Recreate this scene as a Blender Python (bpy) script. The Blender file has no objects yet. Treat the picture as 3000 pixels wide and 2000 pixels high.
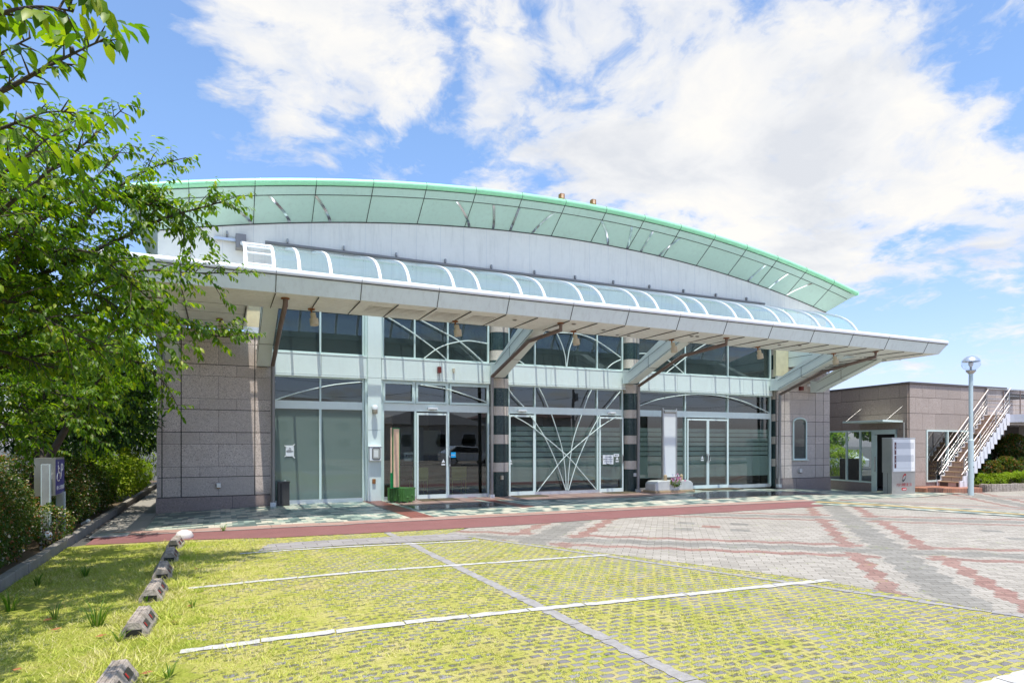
import bpy, bmesh, math, random
import numpy as np
from mathutils import Vector, Matrix, noise as mnoise
R = math.radians
random.seed(7); rng = np.random.default_rng(11)
sc = bpy.context.scene
col = sc.collection
# ---------------------------------------------------------------- camera
F = 1862.0; HZ = 1300.0; VPX = 5560.0; EYE = 1.6
TH = math.atan((VPX-1500)/F); CC = math.cos(TH); SS = math.sin(TH)
cam = bpy.data.cameras.new('camera'); camo = bpy.data.objects.new('camera', cam); col.objects.link(camo)
cam.sensor_fit = 'HORIZONTAL'; cam.sensor_width = 36.0; cam.lens = F/3000*36
cam.shift_y = (HZ-1000)/3000; cam.clip_start = 0.05; cam.clip_end = 3000
camo.location = (0, 0, EYE); camo.rotation_euler = (R(90), 0, TH-R(90))
sc.camera = camo
# ---------------------------------------------------------------- light
LD = Vector((0.05, 0.30, -1.0)).normalized()
sun = bpy.data.lights.new('sun', 'SUN'); suno = bpy.data.objects.new('sun', sun); col.objects.link(suno)
sun.energy = 2.7; sun.angle = R(0.53); sun.color = (1.0, 0.95, 0.85)
suno.rotation_euler = LD.to_track_quat('-Z', 'Y').to_euler(); suno.location = (0, -10, 30)
sc.view_settings.view_transform = 'Standard'; sc.view_settings.look = 'None'
sc.view_settings.exposure = 1.12; sc.view_settings.gamma = 1.0
sc.cycles.use_denoising = True
sc.cycles.max_bounces = 8; sc.cycles.transparent_max_bounces = 24; sc.cycles.glossy_bounces = 3
sc.cycles.caustics_reflective = False; sc.cycles.caustics_refractive = False
sc.cycles.sample_clamp_indirect = 6.0

def ray(px):
    k = (px-1500)/F
    return CC+k*SS, SS-k*CC
def onY(px, py, Y):
    a, b = ray(px); t = Y/b
    return Vector((a*t, Y, EYE+t*(HZ-py)/F))
def onX(px, py, X):
    a, b = ray(px); t = X/a
    return Vector((X, b*t, EYE+t*(HZ-py)/F))
def atD(px, py, t):
    a, b = ray(px)
    return Vector((a*t, b*t, EYE+t*(HZ-py)/F))
def XF(px, Y=17.9): return onY(px, 0, Y).x
def sm(t):
    t = max(0.0, min(1.0, t)); return t*t*(3-2*t)
def gz(X, Y=0):
    return -0.16*sm((X-15)/7) - 0.12*sm((2-X)/5) - 0.19*sm((Y-14.5)/4)*sm((X-20.5)/3)
def G(px, py, h=0.0):
    z = 0; a, b = ray(px); t = 1
    for i in range(30):
        t = (EYE-z-h)*F/(py-HZ); z = gz(a*t, b*t)
    return Vector((a*t, b*t, z+h))

# ---------------------------------------------------------------- node helpers
class NT:
    def __init__(s, name):
        s.m = bpy.data.materials.new(name); s.m.use_nodes = True
        s.t = s.m.node_tree; s.t.nodes.clear()
        s.out = s.t.nodes.new('ShaderNodeOutputMaterial')
    def n(s, typ, inp=None, **kw):
        nd = s.t.nodes.new(typ)
        for k, v in kw.items(): setattr(nd, k, v)
        for k, v in (inp or {}).items(): s.put(nd.inputs[k], v)
        return nd
    def put(s, sock, v):
        if isinstance(v, bpy.types.NodeSocket): s.t.links.new(v, sock)
        elif isinstance(v, bpy.types.Node): s.t.links.new(v.outputs[0], sock)
        else:
            if hasattr(sock, 'default_value'):
                try:
                    if len(sock.default_value) == 4 and len(v) == 3: v = (*v, 1)
                except TypeError: pass
                sock.default_value = v
    def math(s, op, a, b=0.0, c=0.0, clamp=False):
        nd = s.t.nodes.new('ShaderNodeMath'); nd.operation = op; nd.use_clamp = clamp
        s.put(nd.inputs[0], a); s.put(nd.inputs[1], b); s.put(nd.inputs[2], c)
        return nd.outputs[0]
    def mix(s, f, a, b, mode='MIX'):
        nd = s.t.nodes.new('ShaderNodeMix'); nd.data_type = 'RGBA'; nd.blend_type = mode
        s.put(nd.inputs[0], f); s.put(nd.inputs[6], a); s.put(nd.inputs[7], b)
        return nd.outputs[2]
    def ramp(s, f, stops, interp='LINEAR'):
        nd = s.t.nodes.new('ShaderNodeValToRGB'); cr = nd.color_ramp; cr.interpolation = interp
        while len(cr.elements) < len(stops): cr.elements.new(0.5)
        for e, (p, c) in zip(cr.elements, stops):
            e.position = p; e.color = (*c, 1) if len(c) == 3 else c
        s.put(nd.inputs[0], f); return nd.outputs[0]
    def obj(s):
        return s.n('ShaderNodeTexCoord').outputs['Object']
    def pos(s):
        return s.n('ShaderNodeNewGeometry').outputs['Position']
    def noise(s, vec, scale, detail=4, rough=0.55):
        return s.n('ShaderNodeTexNoise', {'Vector': vec, 'Scale': scale, 'Detail': detail, 'Roughness': rough}).outputs[0]
    def island(s):
        return s.n('ShaderNodeNewGeometry').outputs['Random Per Island']
    def bump(s, h, strength=0.3, dist=0.01, normal=None):
        nd = s.n('ShaderNodeBump', {'Height': h, 'Strength': strength, 'Distance': dist})
        if normal is not None: s.put(nd.inputs['Normal'], normal)
        return nd.outputs[0]
    def bsdf(s, color, rough=0.6, metal=0.0, spec=0.5, normal=None, **kw):
        nd = s.n('ShaderNodeBsdfPrincipled', {'Base Color': color, 'Roughness': rough, 'Metallic': metal, 'Specular IOR Level': spec})
        if normal is not None: s.put(nd.inputs['Normal'], normal)
        for k, v in kw.items(): s.put(nd.inputs[k], v)
        return nd.outputs[0]
    def done(s, sh):
        s.put(s.out.inputs[0], sh); return s.m

MT = {}
def solid(name, c, rough=0.5, metal=0.0, var=0.12, scale=6.0, bump=0.0, bscale=60.0, spec=0.5, dirt=0.0, coat=0.0):
    """plain finish with large soft variation, fine grain and optional grime streaks"""
    k = NT(name); p = k.pos()
    n1 = k.noise(p, scale, 5); n2 = k.noise(p, scale*9, 3)
    f = k.math('ADD', k.math('MULTIPLY', n1, 0.7), k.math('MULTIPLY', n2, 0.3))
    lo = tuple(x*(1-var) for x in c); hi = tuple(min(1, x*(1+var)) for x in c)
    colr = k.ramp(f, [(0.3, lo), (0.7, hi)])
    if dirt:
        mp = k.n('ShaderNodeMapping', {'Vector': p, 'Scale': (5, 5, 0.5)}).outputs[0]
        d = k.noise(mp, 2.0, 6, 0.65)
        colr = k.mix(k.ramp(d, [(0.5, (0, 0, 0)), (0.75, (dirt, dirt, dirt))]), colr, (0.16, 0.13, 0.09))
    nrm = k.bump(k.noise(p, bscale, 4), bump, 0.01) if bump else None
    rr = k.ramp(n1, [(0.3, (rough*0.85,)*3), (0.7, (min(1, rough*1.15),)*3)])
    MT[name] = k.done(k.bsdf(colr, rr, metal, spec, nrm, **({'Coat Weight': coat, 'Coat Roughness': 0.1} if coat else {})))
    return MT[name]
def granite(name, a, b, c, rough=0.7, bump=0.5, wash=0.0):
    k = NT(name); p = k.pos()
    v = k.n('ShaderNodeTexVoronoi', {'Vector': p, 'Scale': 90.0}, feature='F1').outputs['Color']
    sp = k.n('ShaderNodeSeparateColor', {'Color': v}).outputs[0]
    base = k.ramp(sp, [(0.0, a), (0.35, b), (0.75, b), (1.0, c)])
    isl = k.island()
    base = k.mix(k.math('MULTIPLY', isl, 0.55), base, tuple(x*0.68 for x in b))
    zc_ = k.n('ShaderNodeSeparateXYZ', {'Vector': p}).outputs[2]
    grime = k.math('MULTIPLY', k.math('SUBTRACT', 1.0, k.math('DIVIDE', k.math('ADD', zc_, k.math('MULTIPLY', k.noise(p, 2.0, 5), 0.8)), 1.1), clamp=True), 0.45)
    base = k.mix(grime, base, tuple(x*0.5 for x in b))
    big = k.noise(p, 1.6, 5)
    base = k.mix(k.ramp(big, [(0.4, (0, 0, 0)), (0.7, (0.4, 0.4, 0.4))]), base, tuple(x*0.75 for x in b))
    nrm = k.bump(k.noise(p, 110.0, 5, 0.7), bump, 0.006)
    MT[name] = k.done(k.bsdf(base, rough, 0, 0.4, nrm)); return MT[name]
def glass(name, tint, refl=1.0, body=None, bodyf=0.0, rough=0.0, ior=1.5):
    k = NT(name)
    tr = k.n('ShaderNodeBsdfTransparent', {'Color': tint}).outputs[0]
    if body:
        df = k.n('ShaderNodeBsdfDiffuse', {'Color': body}).outputs[0]
        tr = k.n('ShaderNodeMixShader', {0: bodyf, 1: tr, 2: df}).outputs[0]
    nz = k.noise(k.pos(), 0.55, 2)
    nrm = k.bump(nz, 0.02, 0.12)
    gl = k.n('ShaderNodeBsdfGlossy', {'Color': (0.95, 1, 0.98), 'Roughness': rough, 'Normal': nrm}).outputs[0]
    fr = k.n('ShaderNodeFresnel', {'IOR': ior, 'Normal': nrm}).outputs[0]
    front = k.math('SUBTRACT', 1.0, k.n('ShaderNodeNewGeometry').outputs['Backfacing'])
    f = k.math('MULTIPLY', k.math('MULTIPLY', fr, refl), front, clamp=True)
    MT[name] = k.done(k.n('ShaderNodeMixShader', {0: f, 1: tr, 2: gl}).outputs[0]); return MT[name]
def leafmat(name, stops, trans=0.45, rough=0.4, spec=0.35, patch=0):
    k = NT(name); isl = k.island()
    c = k.ramp(k.math('ADD', k.math('MULTIPLY', isl, 0.55), k.math('MULTIPLY', k.math('SUBTRACT', k.noise(k.pos(), patch, 4, 0.6), 0.28), 1.1)), stops) if patch else k.ramp(isl, stops)
    c = k.mix(k.math('MULTIPLY', k.noise(k.pos(), 1.3, 3), 0.5), c, (stops[0][1]))
    b = k.bsdf(c, rough, 0, spec)
    tcol = k.mix(1.0, c, (1.0, 1.15, 0.35), 'MULTIPLY')
    t = k.n('ShaderNodeBsdfTranslucent', {'Color': k.mix(1.0, tcol, (1.7, 1.7, 1.3), 'MULTIPLY')}).outputs[0]
    MT[name] = k.done(k.n('ShaderNodeMixShader', {0: trans, 1: b, 2: t}).outputs[0]); return MT[name]

solid('white_wall', (0.95, 0.89, 0.80), 0.6, var=0.05, scale=1.2, bump=0.15, bscale=25, dirt=0.16)
solid('white_roll', (0.80, 0.82, 0.84), 0.35, var=0.03)
solid('fascia', (0.74, 0.82, 0.80), 0.45, var=0.06, scale=0.8, dirt=0.16)
solid('soffit', (0.84, 0.87, 0.83), 0.6, var=0.08, scale=1.5, dirt=0.22)
solid('mint_soffit', (0.58, 0.76, 0.645), 0.5, var=0.05, scale=0.7, dirt=0.12)
solid('green_roll', (0.36, 0.80, 0.46), 0.35, dirt=0.12, var=0.08, scale=0.8, coat=0.6)
solid('band', (0.78, 0.86, 0.83), 0.4, var=0.04, scale=1.0, dirt=0.05)
solid('frame', (0.68, 0.80, 0.75), 0.35, metal=0.15, var=0.04)
solid('tube_white', (0.72, 0.80, 0.76), 0.3, var=0.03)
solid('steel', (0.62, 0.62, 0.62), 0.22, metal=1.0, var=0.08)
solid('mirror', (0.80, 0.80, 0.80), 0.06, metal=1.0, var=0.03)
solid('alu', (0.66, 0.68, 0.70), 0.35, metal=0.7, var=0.06)
solid('brushed', (0.46, 0.45, 0.43), 0.38, metal=0.85, var=0.12, scale=3)
solid('pipe_brown', (0.17, 0.12, 0.10), 0.5, var=0.2, dirt=0.2)
solid('pipe_grey', (0.27, 0.25, 0.24), 0.45, metal=0.3, var=0.1)
solid('joint', (0.035, 0.035, 0.032), 0.8)
solid('black', (0.012, 0.012, 0.013), 0.5)
solid('charcoal', (0.05, 0.045, 0.045), 0.4)
solid('cream_lamp', (0.62, 0.55, 0.42), 0.5, dirt=0.2)
solid('rust', (0.30, 0.12, 0.04), 0.8, var=0.4, scale=30, bump=0.4)
solid('conc_lit_yellow', (0.60, 0.54, 0.36), 0.8, var=0.12, bump=0.2)  # wall above the piers; yellow light through the vault is painted into the colour
solid('concrete', (0.25, 0.23, 0.205), 0.85, var=0.18, scale=4, bump=0.5, dirt=0.35)
solid('stop_conc', (0.34, 0.29, 0.25), 0.95, var=0.6, scale=16, bump=1.0, bscale=70, dirt=0.9)
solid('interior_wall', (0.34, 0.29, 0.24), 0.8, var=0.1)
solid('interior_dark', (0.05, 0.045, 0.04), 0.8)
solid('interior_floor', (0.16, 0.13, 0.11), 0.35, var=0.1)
solid('wood', (0.14, 0.07, 0.035), 0.45, var=0.3, scale=5)
solid('yellow_seat', (0.55, 0.50, 0.14), 0.5)
solid('paper', (0.82, 0.82, 0.84), 0.6, var=0.02)
solid('ink', (0.02, 0.02, 0.025), 0.6)
solid('sign_white', (0.80, 0.79, 0.78), 0.5, var=0.02)
solid('sign_grey', (0.56, 0.565, 0.58), 0.5, var=0.02)
solid('sign_maroon', (0.10, 0.02, 0.025), 0.4)
solid('red', (0.45, 0.01, 0.015), 0.4)
solid('red_box', (0.16, 0.02, 0.015), 0.4)
solid('blue_sign', (0.045, 0.04, 0.22), 0.4)
solid('sky_sticker', (0.0, 0.36, 0.75), 0.4)
solid('peach', (0.78, 0.50, 0.34), 0.55, var=0.08)
solid('green_edge', (0.0, 0.22, 0.05), 0.4)
solid('bamboo_green', (0.065, 0.18, 0.04), 0.4, var=0.25, scale=12)
solid('planter_white', (0.62, 0.60, 0.57), 0.5, var=0.1, bump=0.3)
solid('tan_stone', (0.42, 0.30, 0.18), 0.6, var=0.15)
solid('lamp_blue', (0.50, 0.60, 0.62), 0.3, var=0.03)
solid('stair_white', (0.76, 0.76, 0.80), 0.45, var=0.04, dirt=0.1)
solid('brick_tile', (0.38, 0.17, 0.10), 0.7, var=0.25, scale=18)
solid('rail', (0.62, 0.52, 0.48), 0.4, metal=0.3)
solid('car_white', (0.75, 0.76, 0.78), 0.2, coat=1.0, var=0.02)
solid('car_dark', (0.02, 0.02, 0.025), 0.15)
solid('bark', (0.055, 0.043, 0.035), 0.9, var=0.4, scale=14, bump=0.9, bscale=40)
solid('twig', (0.07, 0.05, 0.035), 0.8, var=0.3)
solid('house_wall', (0.72, 0.66, 0.54), 0.8, var=0.06)
solid('house_grey', (0.46, 0.45, 0.43), 0.8, var=0.08)
solid('roof_tile', (0.12, 0.06, 0.05), 0.7, var=0.2)
solid('roof_grey', (0.10, 0.10, 0.11), 0.7, var=0.2)
solid('pole_conc', (0.25, 0.24, 0.22), 0.8)
solid('coping', (0.10, 0.085, 0.08), 0.6)
solid('mat_brown', (0.12, 0.09, 0.05), 0.95, var=0.3, bump=0.5)
solid('pink_petal', (0.75, 0.32, 0.45), 0.6, var=0.4, scale=60)
solid('teal_sign', (0.02, 0.30, 0.26), 0.5)
granite('stone', (0.20, 0.15, 0.135), (0.64, 0.545, 0.49), (0.84, 0.75, 0.70), 0.75, 0.5)
granite('stone_plinth', (0.10, 0.07, 0.065), (0.38, 0.30, 0.28), (0.56, 0.46, 0.44), 0.6, 0.3)
granite('stone_beige', (0.45, 0.37, 0.30), (0.72, 0.62, 0.53), (0.80, 0.72, 0.63), 0.4, 0.1)
granite('stone_green', (0.008, 0.016, 0.016), (0.035, 0.065, 0.062), (0.15, 0.20, 0.18), 0.22, 0.05)
granite('annex_rough', (0.12, 0.085, 0.065), (0.37, 0.29, 0.245), (0.55, 0.45, 0.39), 0.85, 1.0)
granite('annex_stone', (0.20, 0.15, 0.12), (0.44, 0.365, 0.32), (0.60, 0.51, 0.46), 0.8, 0.7)
glass('glass_clear', (0.78, 0.83, 0.81), 2.5)
glass('glass_film', (0.66, 0.74, 0.70), 1.3, (0.31, 0.385, 0.35), 0.50)
glass('glass_upper', (0.34, 0.40, 0.40), 1.9, (0.06, 0.085, 0.085), 0.45)
glass('glass_vault', (0.80, 0.90, 0.92), 1.0, (0.45, 0.62, 0.66), 0.16, 0.02)
glass('globe_glass', (0.90, 0.92, 0.94), 1.5)
def film_mat():
    k = NT('window_film'); z = k.n('ShaderNodeSeparateXYZ', {'Vector': k.pos()}).outputs[2]
    # five clear lines below the top edge of the frosted film
    t = k.math('DIVIDE', k.math('SUBTRACT', z, 1.16), 0.168)
    fr = k.math('FRACT', t)
    line = k.math('LESS_THAN', fr, 0.2)
    rng_ = k.math('MULTIPLY', k.math('GREATER_THAN', z, 1.15), k.math('LESS_THAN', z, 2.02))
    clear = k.math('MULTIPLY', line, rng_)
    tr = k.n('ShaderNodeBsdfTransparent', {'Color': (0.7, 0.8, 0.78)}).outputs[0]
    df = k.n('ShaderNodeBsdfDiffuse', {'Color': (0.50, 0.565, 0.545)}).outputs[0]
    m1 = k.n('ShaderNodeMixShader', {0: 0.72, 1: tr, 2: df}).outputs[0]
    MT['film'] = k.done(k.n('ShaderNodeMixShader', {0: clear, 1: m1, 2: tr}).outputs[0])
film_mat()
leafmat('leaf_cherry', [(0.0, (0.05, 0.11, 0.010)), (0.35, (0.10, 0.19, 0.012)), (0.8, (0.23, 0.33, 0.02)), (1.0, (0.40, 0.42, 0.03))], 0.48, 0.42)
leafmat('leaf_dark', [(0.0, (0.012, 0.040, 0.010)), (0.6, (0.035, 0.085, 0.016)), (1.0, (0.08, 0.15, 0.02))], 0.35, 0.4)
leafmat('leaf_bright', [(0.0, (0.12, 0.19, 0.015)), (0.6, (0.26, 0.36, 0.02)), (1.0, (0.44, 0.46, 0.04))], 0.4, 0.5)
leafmat('leaf_hedge', [(0.0, (0.035, 0.08, 0.012)), (0.5, (0.09, 0.15, 0.02)), (0.72, (0.10, 0.15, 0.02)), (0.84, (0.26, 0.12, 0.04)), (0.93, (0.36, 0.10, 0.05)), (0.94, (0.85, 0.70, 0.66)), (1.0, (0.90, 0.76, 0.74))], 0.3, 0.5)
leafmat('leaf_photinia', [(0.0, (0.03, 0.07, 0.012)), (0.6, (0.07, 0.14, 0.02)), (0.8, (0.24, 0.12, 0.03)), (1.0, (0.35, 0.10, 0.04))], 0.35, 0.4)
leafmat('grass_blade', [(0.15, (0.26, 0.37, 0.04)), (0.40, (0.53, 0.52, 0.10)), (0.60, (0.62, 0.55, 0.19)), (0.78, (0.68, 0.55, 0.34))], 0.12, 0.7, 0.15, patch=1.7)
leafmat('weed', [(0.0, (0.05, 0.13, 0.015)), (0.6, (0.12, 0.22, 0.025)), (1.0, (0.38, 0.36, 0.12))], 0.4, 0.5)

# ---------------------------------------------------------------- ground materials
def m_plaza():
    k = NT('plaza_blocks'); p = k.pos(); s = k.n('ShaderNodeSeparateXYZ', {'Vector': p}); X, Y = s.outputs[0], s.outputs[1]
    c2 = k.math('MULTIPLY', k.math('SUBTRACT', X, Y), 0.7071)                       # across the 45 degree bands
    a2 = k.math('MULTIPLY', k.math('ADD', X, Y), 0.7071)
    c1 = k.math('ADD', k.math('MULTIPLY', X, 0.6225), k.math('MULTIPLY', Y, 0.7826))
    a1 = k.math('SUBTRACT', k.math('MULTIPLY', X, 0.7826), k.math('MULTIPLY', Y, 0.6225))
    def zig(a): return k.math('MULTIPLY', k.math('SUBTRACT', k.math('PINGPONG', a, 0.32), 0.16), 0.32)
    z2 = k.math('SUBTRACT', k.math('ADD', c2, k.math('SNAP', zig(a2), 0.035)), 2.0)      # centre of a set at c2=2.0
    z1 = k.math('SUBTRACT', k.math('ADD', c1, k.math('SNAP', zig(a1), 0.035)), 10.53)
    def wrap(z, per):
        return k.math('ABSOLUTE', k.math('SUBTRACT', k.math('FLOORED_MODULO', k.math('ADD', z, per/2), per), per/2))
    w2 = wrap(z2, 5.30); w1 = wrap(z1, 4.52)
    def band(w, a, b): return k.math('MULTIPLY', k.math('GREATER_THAN', w, a), k.math('LESS_THAN', w, b))
    red2 = band(w2, 0.45, 0.66); gr2 = k.math('LESS_THAN', w2, 0.24)
    red1 = band(w1, 0.42, 0.64); gr1 = k.math('LESS_THAN', w1, 0.22)
    in2 = k.math('LESS_THAN', w2, 0.44)
    red1 = k.math('MULTIPLY', red1, k.math('SUBTRACT', 1.0, k.math('LESS_THAN', w2, 0.30)))
    red = k.math('MAXIMUM', k.math('MULTIPLY', red2, k.math('GREATER_THAN', w1, 0.26)), red1)
    grey = k.math('MAXIMUM', gr2, gr1)
    v = k.n('ShaderNodeCombineXYZ', {0: a1, 1: k.math('ADD', c1, zig(a1)), 2: 0.0}).outputs[0]
    br = k.n('ShaderNodeTexBrick', {'Vector': v, 'Color1': (0, 0, 0, 1), 'Color2': (1, 1, 1, 1), 'Mortar': (0.5, 0.5, 0.5, 1), 'Scale': 1.0,
              'Mortar Size': 0.0045, 'Mortar Smooth': 0.3, 'Brick Width': 0.225, 'Row Height': 0.1125})
    rnd = k.n('ShaderNodeSeparateColor', {'Color': br.outputs['Color']}).outputs[0]
    white = k.ramp(rnd, [(0, (0.35, 0.325, 0.285)), (1, (0.48, 0.445, 0.395))])
    redc = k.ramp(rnd, [(0, (0.28, 0.16, 0.135)), (1, (0.38, 0.235, 0.20))])
    grc = k.ramp(rnd, [(0, (0.23, 0.222, 0.20)), (1, (0.33, 0.318, 0.29))])
    c = k.mix(grey, white, grc); c = k.mix(red, c, redc)
    # little rhombus blocks set in the wide white field
    for (cx, cy, cc) in DIAM:
        dd = k.math('ADD', k.math('ABSOLUTE', k.math('SUBTRACT', X, cx)), k.math('ABSOLUTE', k.math('SUBTRACT', Y, cy)))
        c = k.mix(k.math('LESS_THAN', dd, 0.24), c, redc if cc else grc)
    big = k.noise(p, 0.35, 5); c = k.mix(k.ramp(big, [(0.4, (0, 0, 0)), (0.75, (0.35, 0.35, 0.35))]), c, (0.30, 0.28, 0.24))
    sp = k.noise(p, 160, 2); c = k.mix(0.5, c, k.ramp(sp, [(0.35, (0.35, 0.33, 0.31)), (0.65, (0.9, 0.88, 0.86))]), 'MULTIPLY')
    jm = br.outputs['Fac']
    c = k.mix(k.math('MULTIPLY', jm, 0.9), c, (0.09, 0.075, 0.05))
    ms = k.noise(p, 2.2, 4); ms2 = k.math('MULTIPLY', k.math('GREATER_THAN', ms, 0.62), jm)
    c = k.mix(ms2, c, (0.22, 0.26, 0.05))
    h = k.math('ADD', k.math('SUBTRACT', 1.0, jm), k.math('MULTIPLY', sp, 0.15))
    MT['plaza'] = k.done(k.bsdf(c, 0.8, 0, 0.3, k.bump(h, 0.6, 0.006)))
DIAM = []
for (px, py, c) in ((2083, 1542, 1), (2000, 1549, 0), (2010, 1532, 0), (2168, 1553, 0), (2166, 1535, 0), (2905, 1555, 0), (2985, 1578, 0)):
    g = G(px, py); DIAM.append((g.x, g.y, c))
m_plaza()
def m_parking():
    k = NT('grass_blocks'); p = k.pos(); s = k.n('ShaderNodeSeparateXYZ', {'Vector': p}); X, Y = s.outputs[0], s.outputs[1]
    wob = k.n('ShaderNodeTexNoise', {'Vector': p, 'Scale': 9.0, 'Detail': 3.0}).outputs['Color']
    vp = k.n('ShaderNodeVectorMath', {0: p, 1: k.n('ShaderNodeVectorMath', {0: k.n('ShaderNodeVectorMath', {0: wob, 1: (0.5, 0.5, 0.5)}, operation='SUBTRACT').outputs[0], 'Scale': 0.075}, operation='SCALE').outputs[0]}, operation='ADD').outputs[0]
    br = k.n('ShaderNodeTexBrick', {'Vector': vp, 'Color1': (0, 0, 0, 1), 'Color2': (1, 1, 1, 1), 'Mortar': (0.5, 0.5, 0.5, 1), 'Scale': 1.0,
              'Mortar Size': 0.023, 'Mortar Smooth': 0.35, 'Brick Width': 0.135, 'Row Height': 0.092})
    gap = br.outputs['Fac']
    n1 = k.noise(p, 0.9, 4); n2 = k.noise(p, 5.5, 5, 0.65); n3 = k.noise(p, 45, 4, 0.7)
    # more bare block to the right and near, more turf to the left and far
    side = k.math('MULTIPLY', k.math('SUBTRACT', X, 0.3), 0.022)
    cov = k.math('ADD', k.math('ADD', k.math('MULTIPLY', n1, 0.40), k.math('MULTIPLY', n2, 0.62)), k.math('ADD', k.math('MULTIPLY', gap, 0.28), k.math('MULTIPLY', n3, 0.22)))
    cov = k.math('SUBTRACT', cov, side)
    turf = k.ramp(cov, [(0.57, (0, 0, 0)), (0.635, (1, 1, 1))])
    rnd = k.n('ShaderNodeSeparateColor', {'Color': br.outputs['Color']}).outputs[0]
    blk = k.ramp(rnd, [(0, (0.17, 0.16, 0.165)), (1, (0.27, 0.26, 0.265))])
    blk = k.mix(k.ramp(n3, [(0.4, (0, 0, 0)), (0.7, (0.5, 0.5, 0.5))]), blk, (0.20, 0.185, 0.17))
    gr = k.ramp(k.noise(p, 2.6, 6, 0.7), [(0.30, (0.24, 0.31, 0.04)), (0.42, (0.43, 0.42, 0.09)), (0.55, (0.52, 0.47, 0.16)), (0.70, (0.58, 0.47, 0.27))])
    gr = k.mix(k.ramp(n3, [(0.35, (0.0, 0, 0)), (0.7, (0.45, 0.45, 0.45))]), gr, (0.18, 0.20, 0.04))
    dead = k.ramp(k.noise(p, 0.75, 5, 0.7), [(0.56, (0, 0, 0)), (0.70, (0.55, 0.55, 0.55))])
    gr = k.mix(dead, gr, (0.40, 0.30, 0.15))
    c = k.mix(turf, blk, gr)
    edge = k.math('MULTIPLY', k.math('MULTIPLY', gap, k.math('SUBTRACT', 1.0, turf)), 0.8)
    c = k.mix(edge, c, (0.15, 0.12, 0.06))
    crk = k.math('MULTIPLY', k.math('GREATER_THAN', k.noise(p, 7.0, 3), 0.58), k.math('MULTIPLY', gap, k.math('LESS_THAN', cov, 0.66)))
    c = k.mix(k.math('MULTIPLY', crk, 0.8), c, (0.05, 0.035, 0.02))
    h = k.math('ADD', k.math('MULTIPLY', turf, k.math('ADD', 0.5, k.math('MULTIPLY', n3, 1.4))), k.math('MULTIPLY', k.math('SUBTRACT', 1.0, gap), 0.5))
    MT['parking'] = k.done(k.bsdf(c, 0.9, 0, 0.15, k.bump(h, 0.9, 0.02)))
m_parking()
def m_lawn():
    k = NT('rough_lawn'); p = k.pos(); n3 = k.noise(p, 50, 4, 0.7)
    gr = k.ramp(k.noise(p, 3.0, 6, 0.7), [(0.30, (0.22, 0.28, 0.03)), (0.5, (0.38, 0.40, 0.07)), (0.66, (0.50, 0.45, 0.14)), (0.8, (0.46, 0.36, 0.19))])
    gr = k.mix(k.ramp(n3, [(0.35, (0, 0, 0)), (0.7, (0.5, 0.5, 0.5))]), gr, (0.14, 0.18, 0.03))
    MT['lawn'] = k.done(k.bsdf(gr, 0.95, 0, 0.1, k.bump(n3, 1.0, 0.03)))
m_lawn()
def m_tiles():
    k = NT('mosaic_tiles'); p = k.pos()
    br = k.n('ShaderNodeTexBrick', {'Vector': p, 'Color1': (0, 0, 0, 1), 'Color2': (1, 1, 1, 1), 'Mortar': (0.5, 0.5, 0.5, 1), 'Scale': 1.0,
              'Mortar Size': 0.004, 'Mortar Smooth': 0.1, 'Brick Width': 0.22, 'Row Height': 0.22})
    rnd = k.n('ShaderNodeSeparateColor', {'Color': br.outputs['Color']}).outputs[0]
    c = k.ramp(rnd, [(0.0, (0.09, 0.14, 0.13)), (0.28, (0.17, 0.24, 0.215)), (0.42, (0.34, 0.42, 0.35)), (0.60, (0.52, 0.53, 0.42)), (0.8, (0.62, 0.58, 0.47))], 'CONSTANT')
    c = k.mix(k.math('MULTIPLY', k.noise(p, 60, 3), 0.2), c, (0.14, 0.15, 0.13))
    c = k.mix(br.outputs['Fac'], c, (0.16, 0.15, 0.13))
    MT['tiles'] = k.done(k.bsdf(c, 0.38, 0, 0.4, k.bump(k.noise(p, 30, 2), 0.06, 0.003)))
m_tiles()
def m_slab(name, a, b, w, h, rough):
    k = NT(name); p = k.pos()
    br = k.n('ShaderNodeTexBrick', {'Vector': p, 'Color1': (0, 0, 0, 1), 'Color2': (1, 1, 1, 1), 'Mortar': (0.5, 0.5, 0.5, 1), 'Scale': 1.0,
              'Mortar Size': 0.005, 'Mortar Smooth': 0.1, 'Brick Width': w, 'Row Height': h})
    rnd = k.n('ShaderNodeSeparateColor', {'Color': br.outputs['Color']}).outputs[0]
    c = k.ramp(rnd, [(0, a), (1, b)])
    c = k.mix(k.math('MULTIPLY', k.noise(p, 120, 3), 0.5), c, tuple(x*0.5 for x in a))
    c = k.mix(br.outputs['Fac'], c, (0.08, 0.06, 0.05))
    MT[name] = k.done(k.bsdf(c, rough, 0, 0.5, k.bump(k.noise(p, 120, 3), 0.15, 0.003)))
m_slab('pink_slab', (0.42, 0.25, 0.20), (0.52, 0.34, 0.28), 0.9, 0.45, 0.42)
m_slab('dark_slab', (0.10, 0.075, 0.07), (0.15, 0.11, 0.10), 0.6, 0.3, 0.15)
m_slab('red_tile', (0.23, 0.075, 0.055), (0.30, 0.10, 0.075), 0.3, 0.3, 0.4)
m_slab('grey_paver', (0.27, 0.25, 0.24), (0.36, 0.34, 0.33), 0.4, 0.2, 0.85)
m_slab('walk_conc', (0.30, 0.28, 0.25), (0.36, 0.34, 0.30), 1.4, 1.8, 0.85)
m_slab('brick_edge', (0.36, 0.15, 0.09), (0.48, 0.22, 0.14), 0.15, 0.15, 0.6)
m_slab('stair_tile', (0.48, 0.36, 0.31), (0.60, 0.48, 0.42), 0.3, 0.3, 0.6)
m_slab('yellow_tactile', (0.44, 0.32, 0.13), (0.50, 0.38, 0.17), 0.3, 0.3, 0.7)
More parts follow.
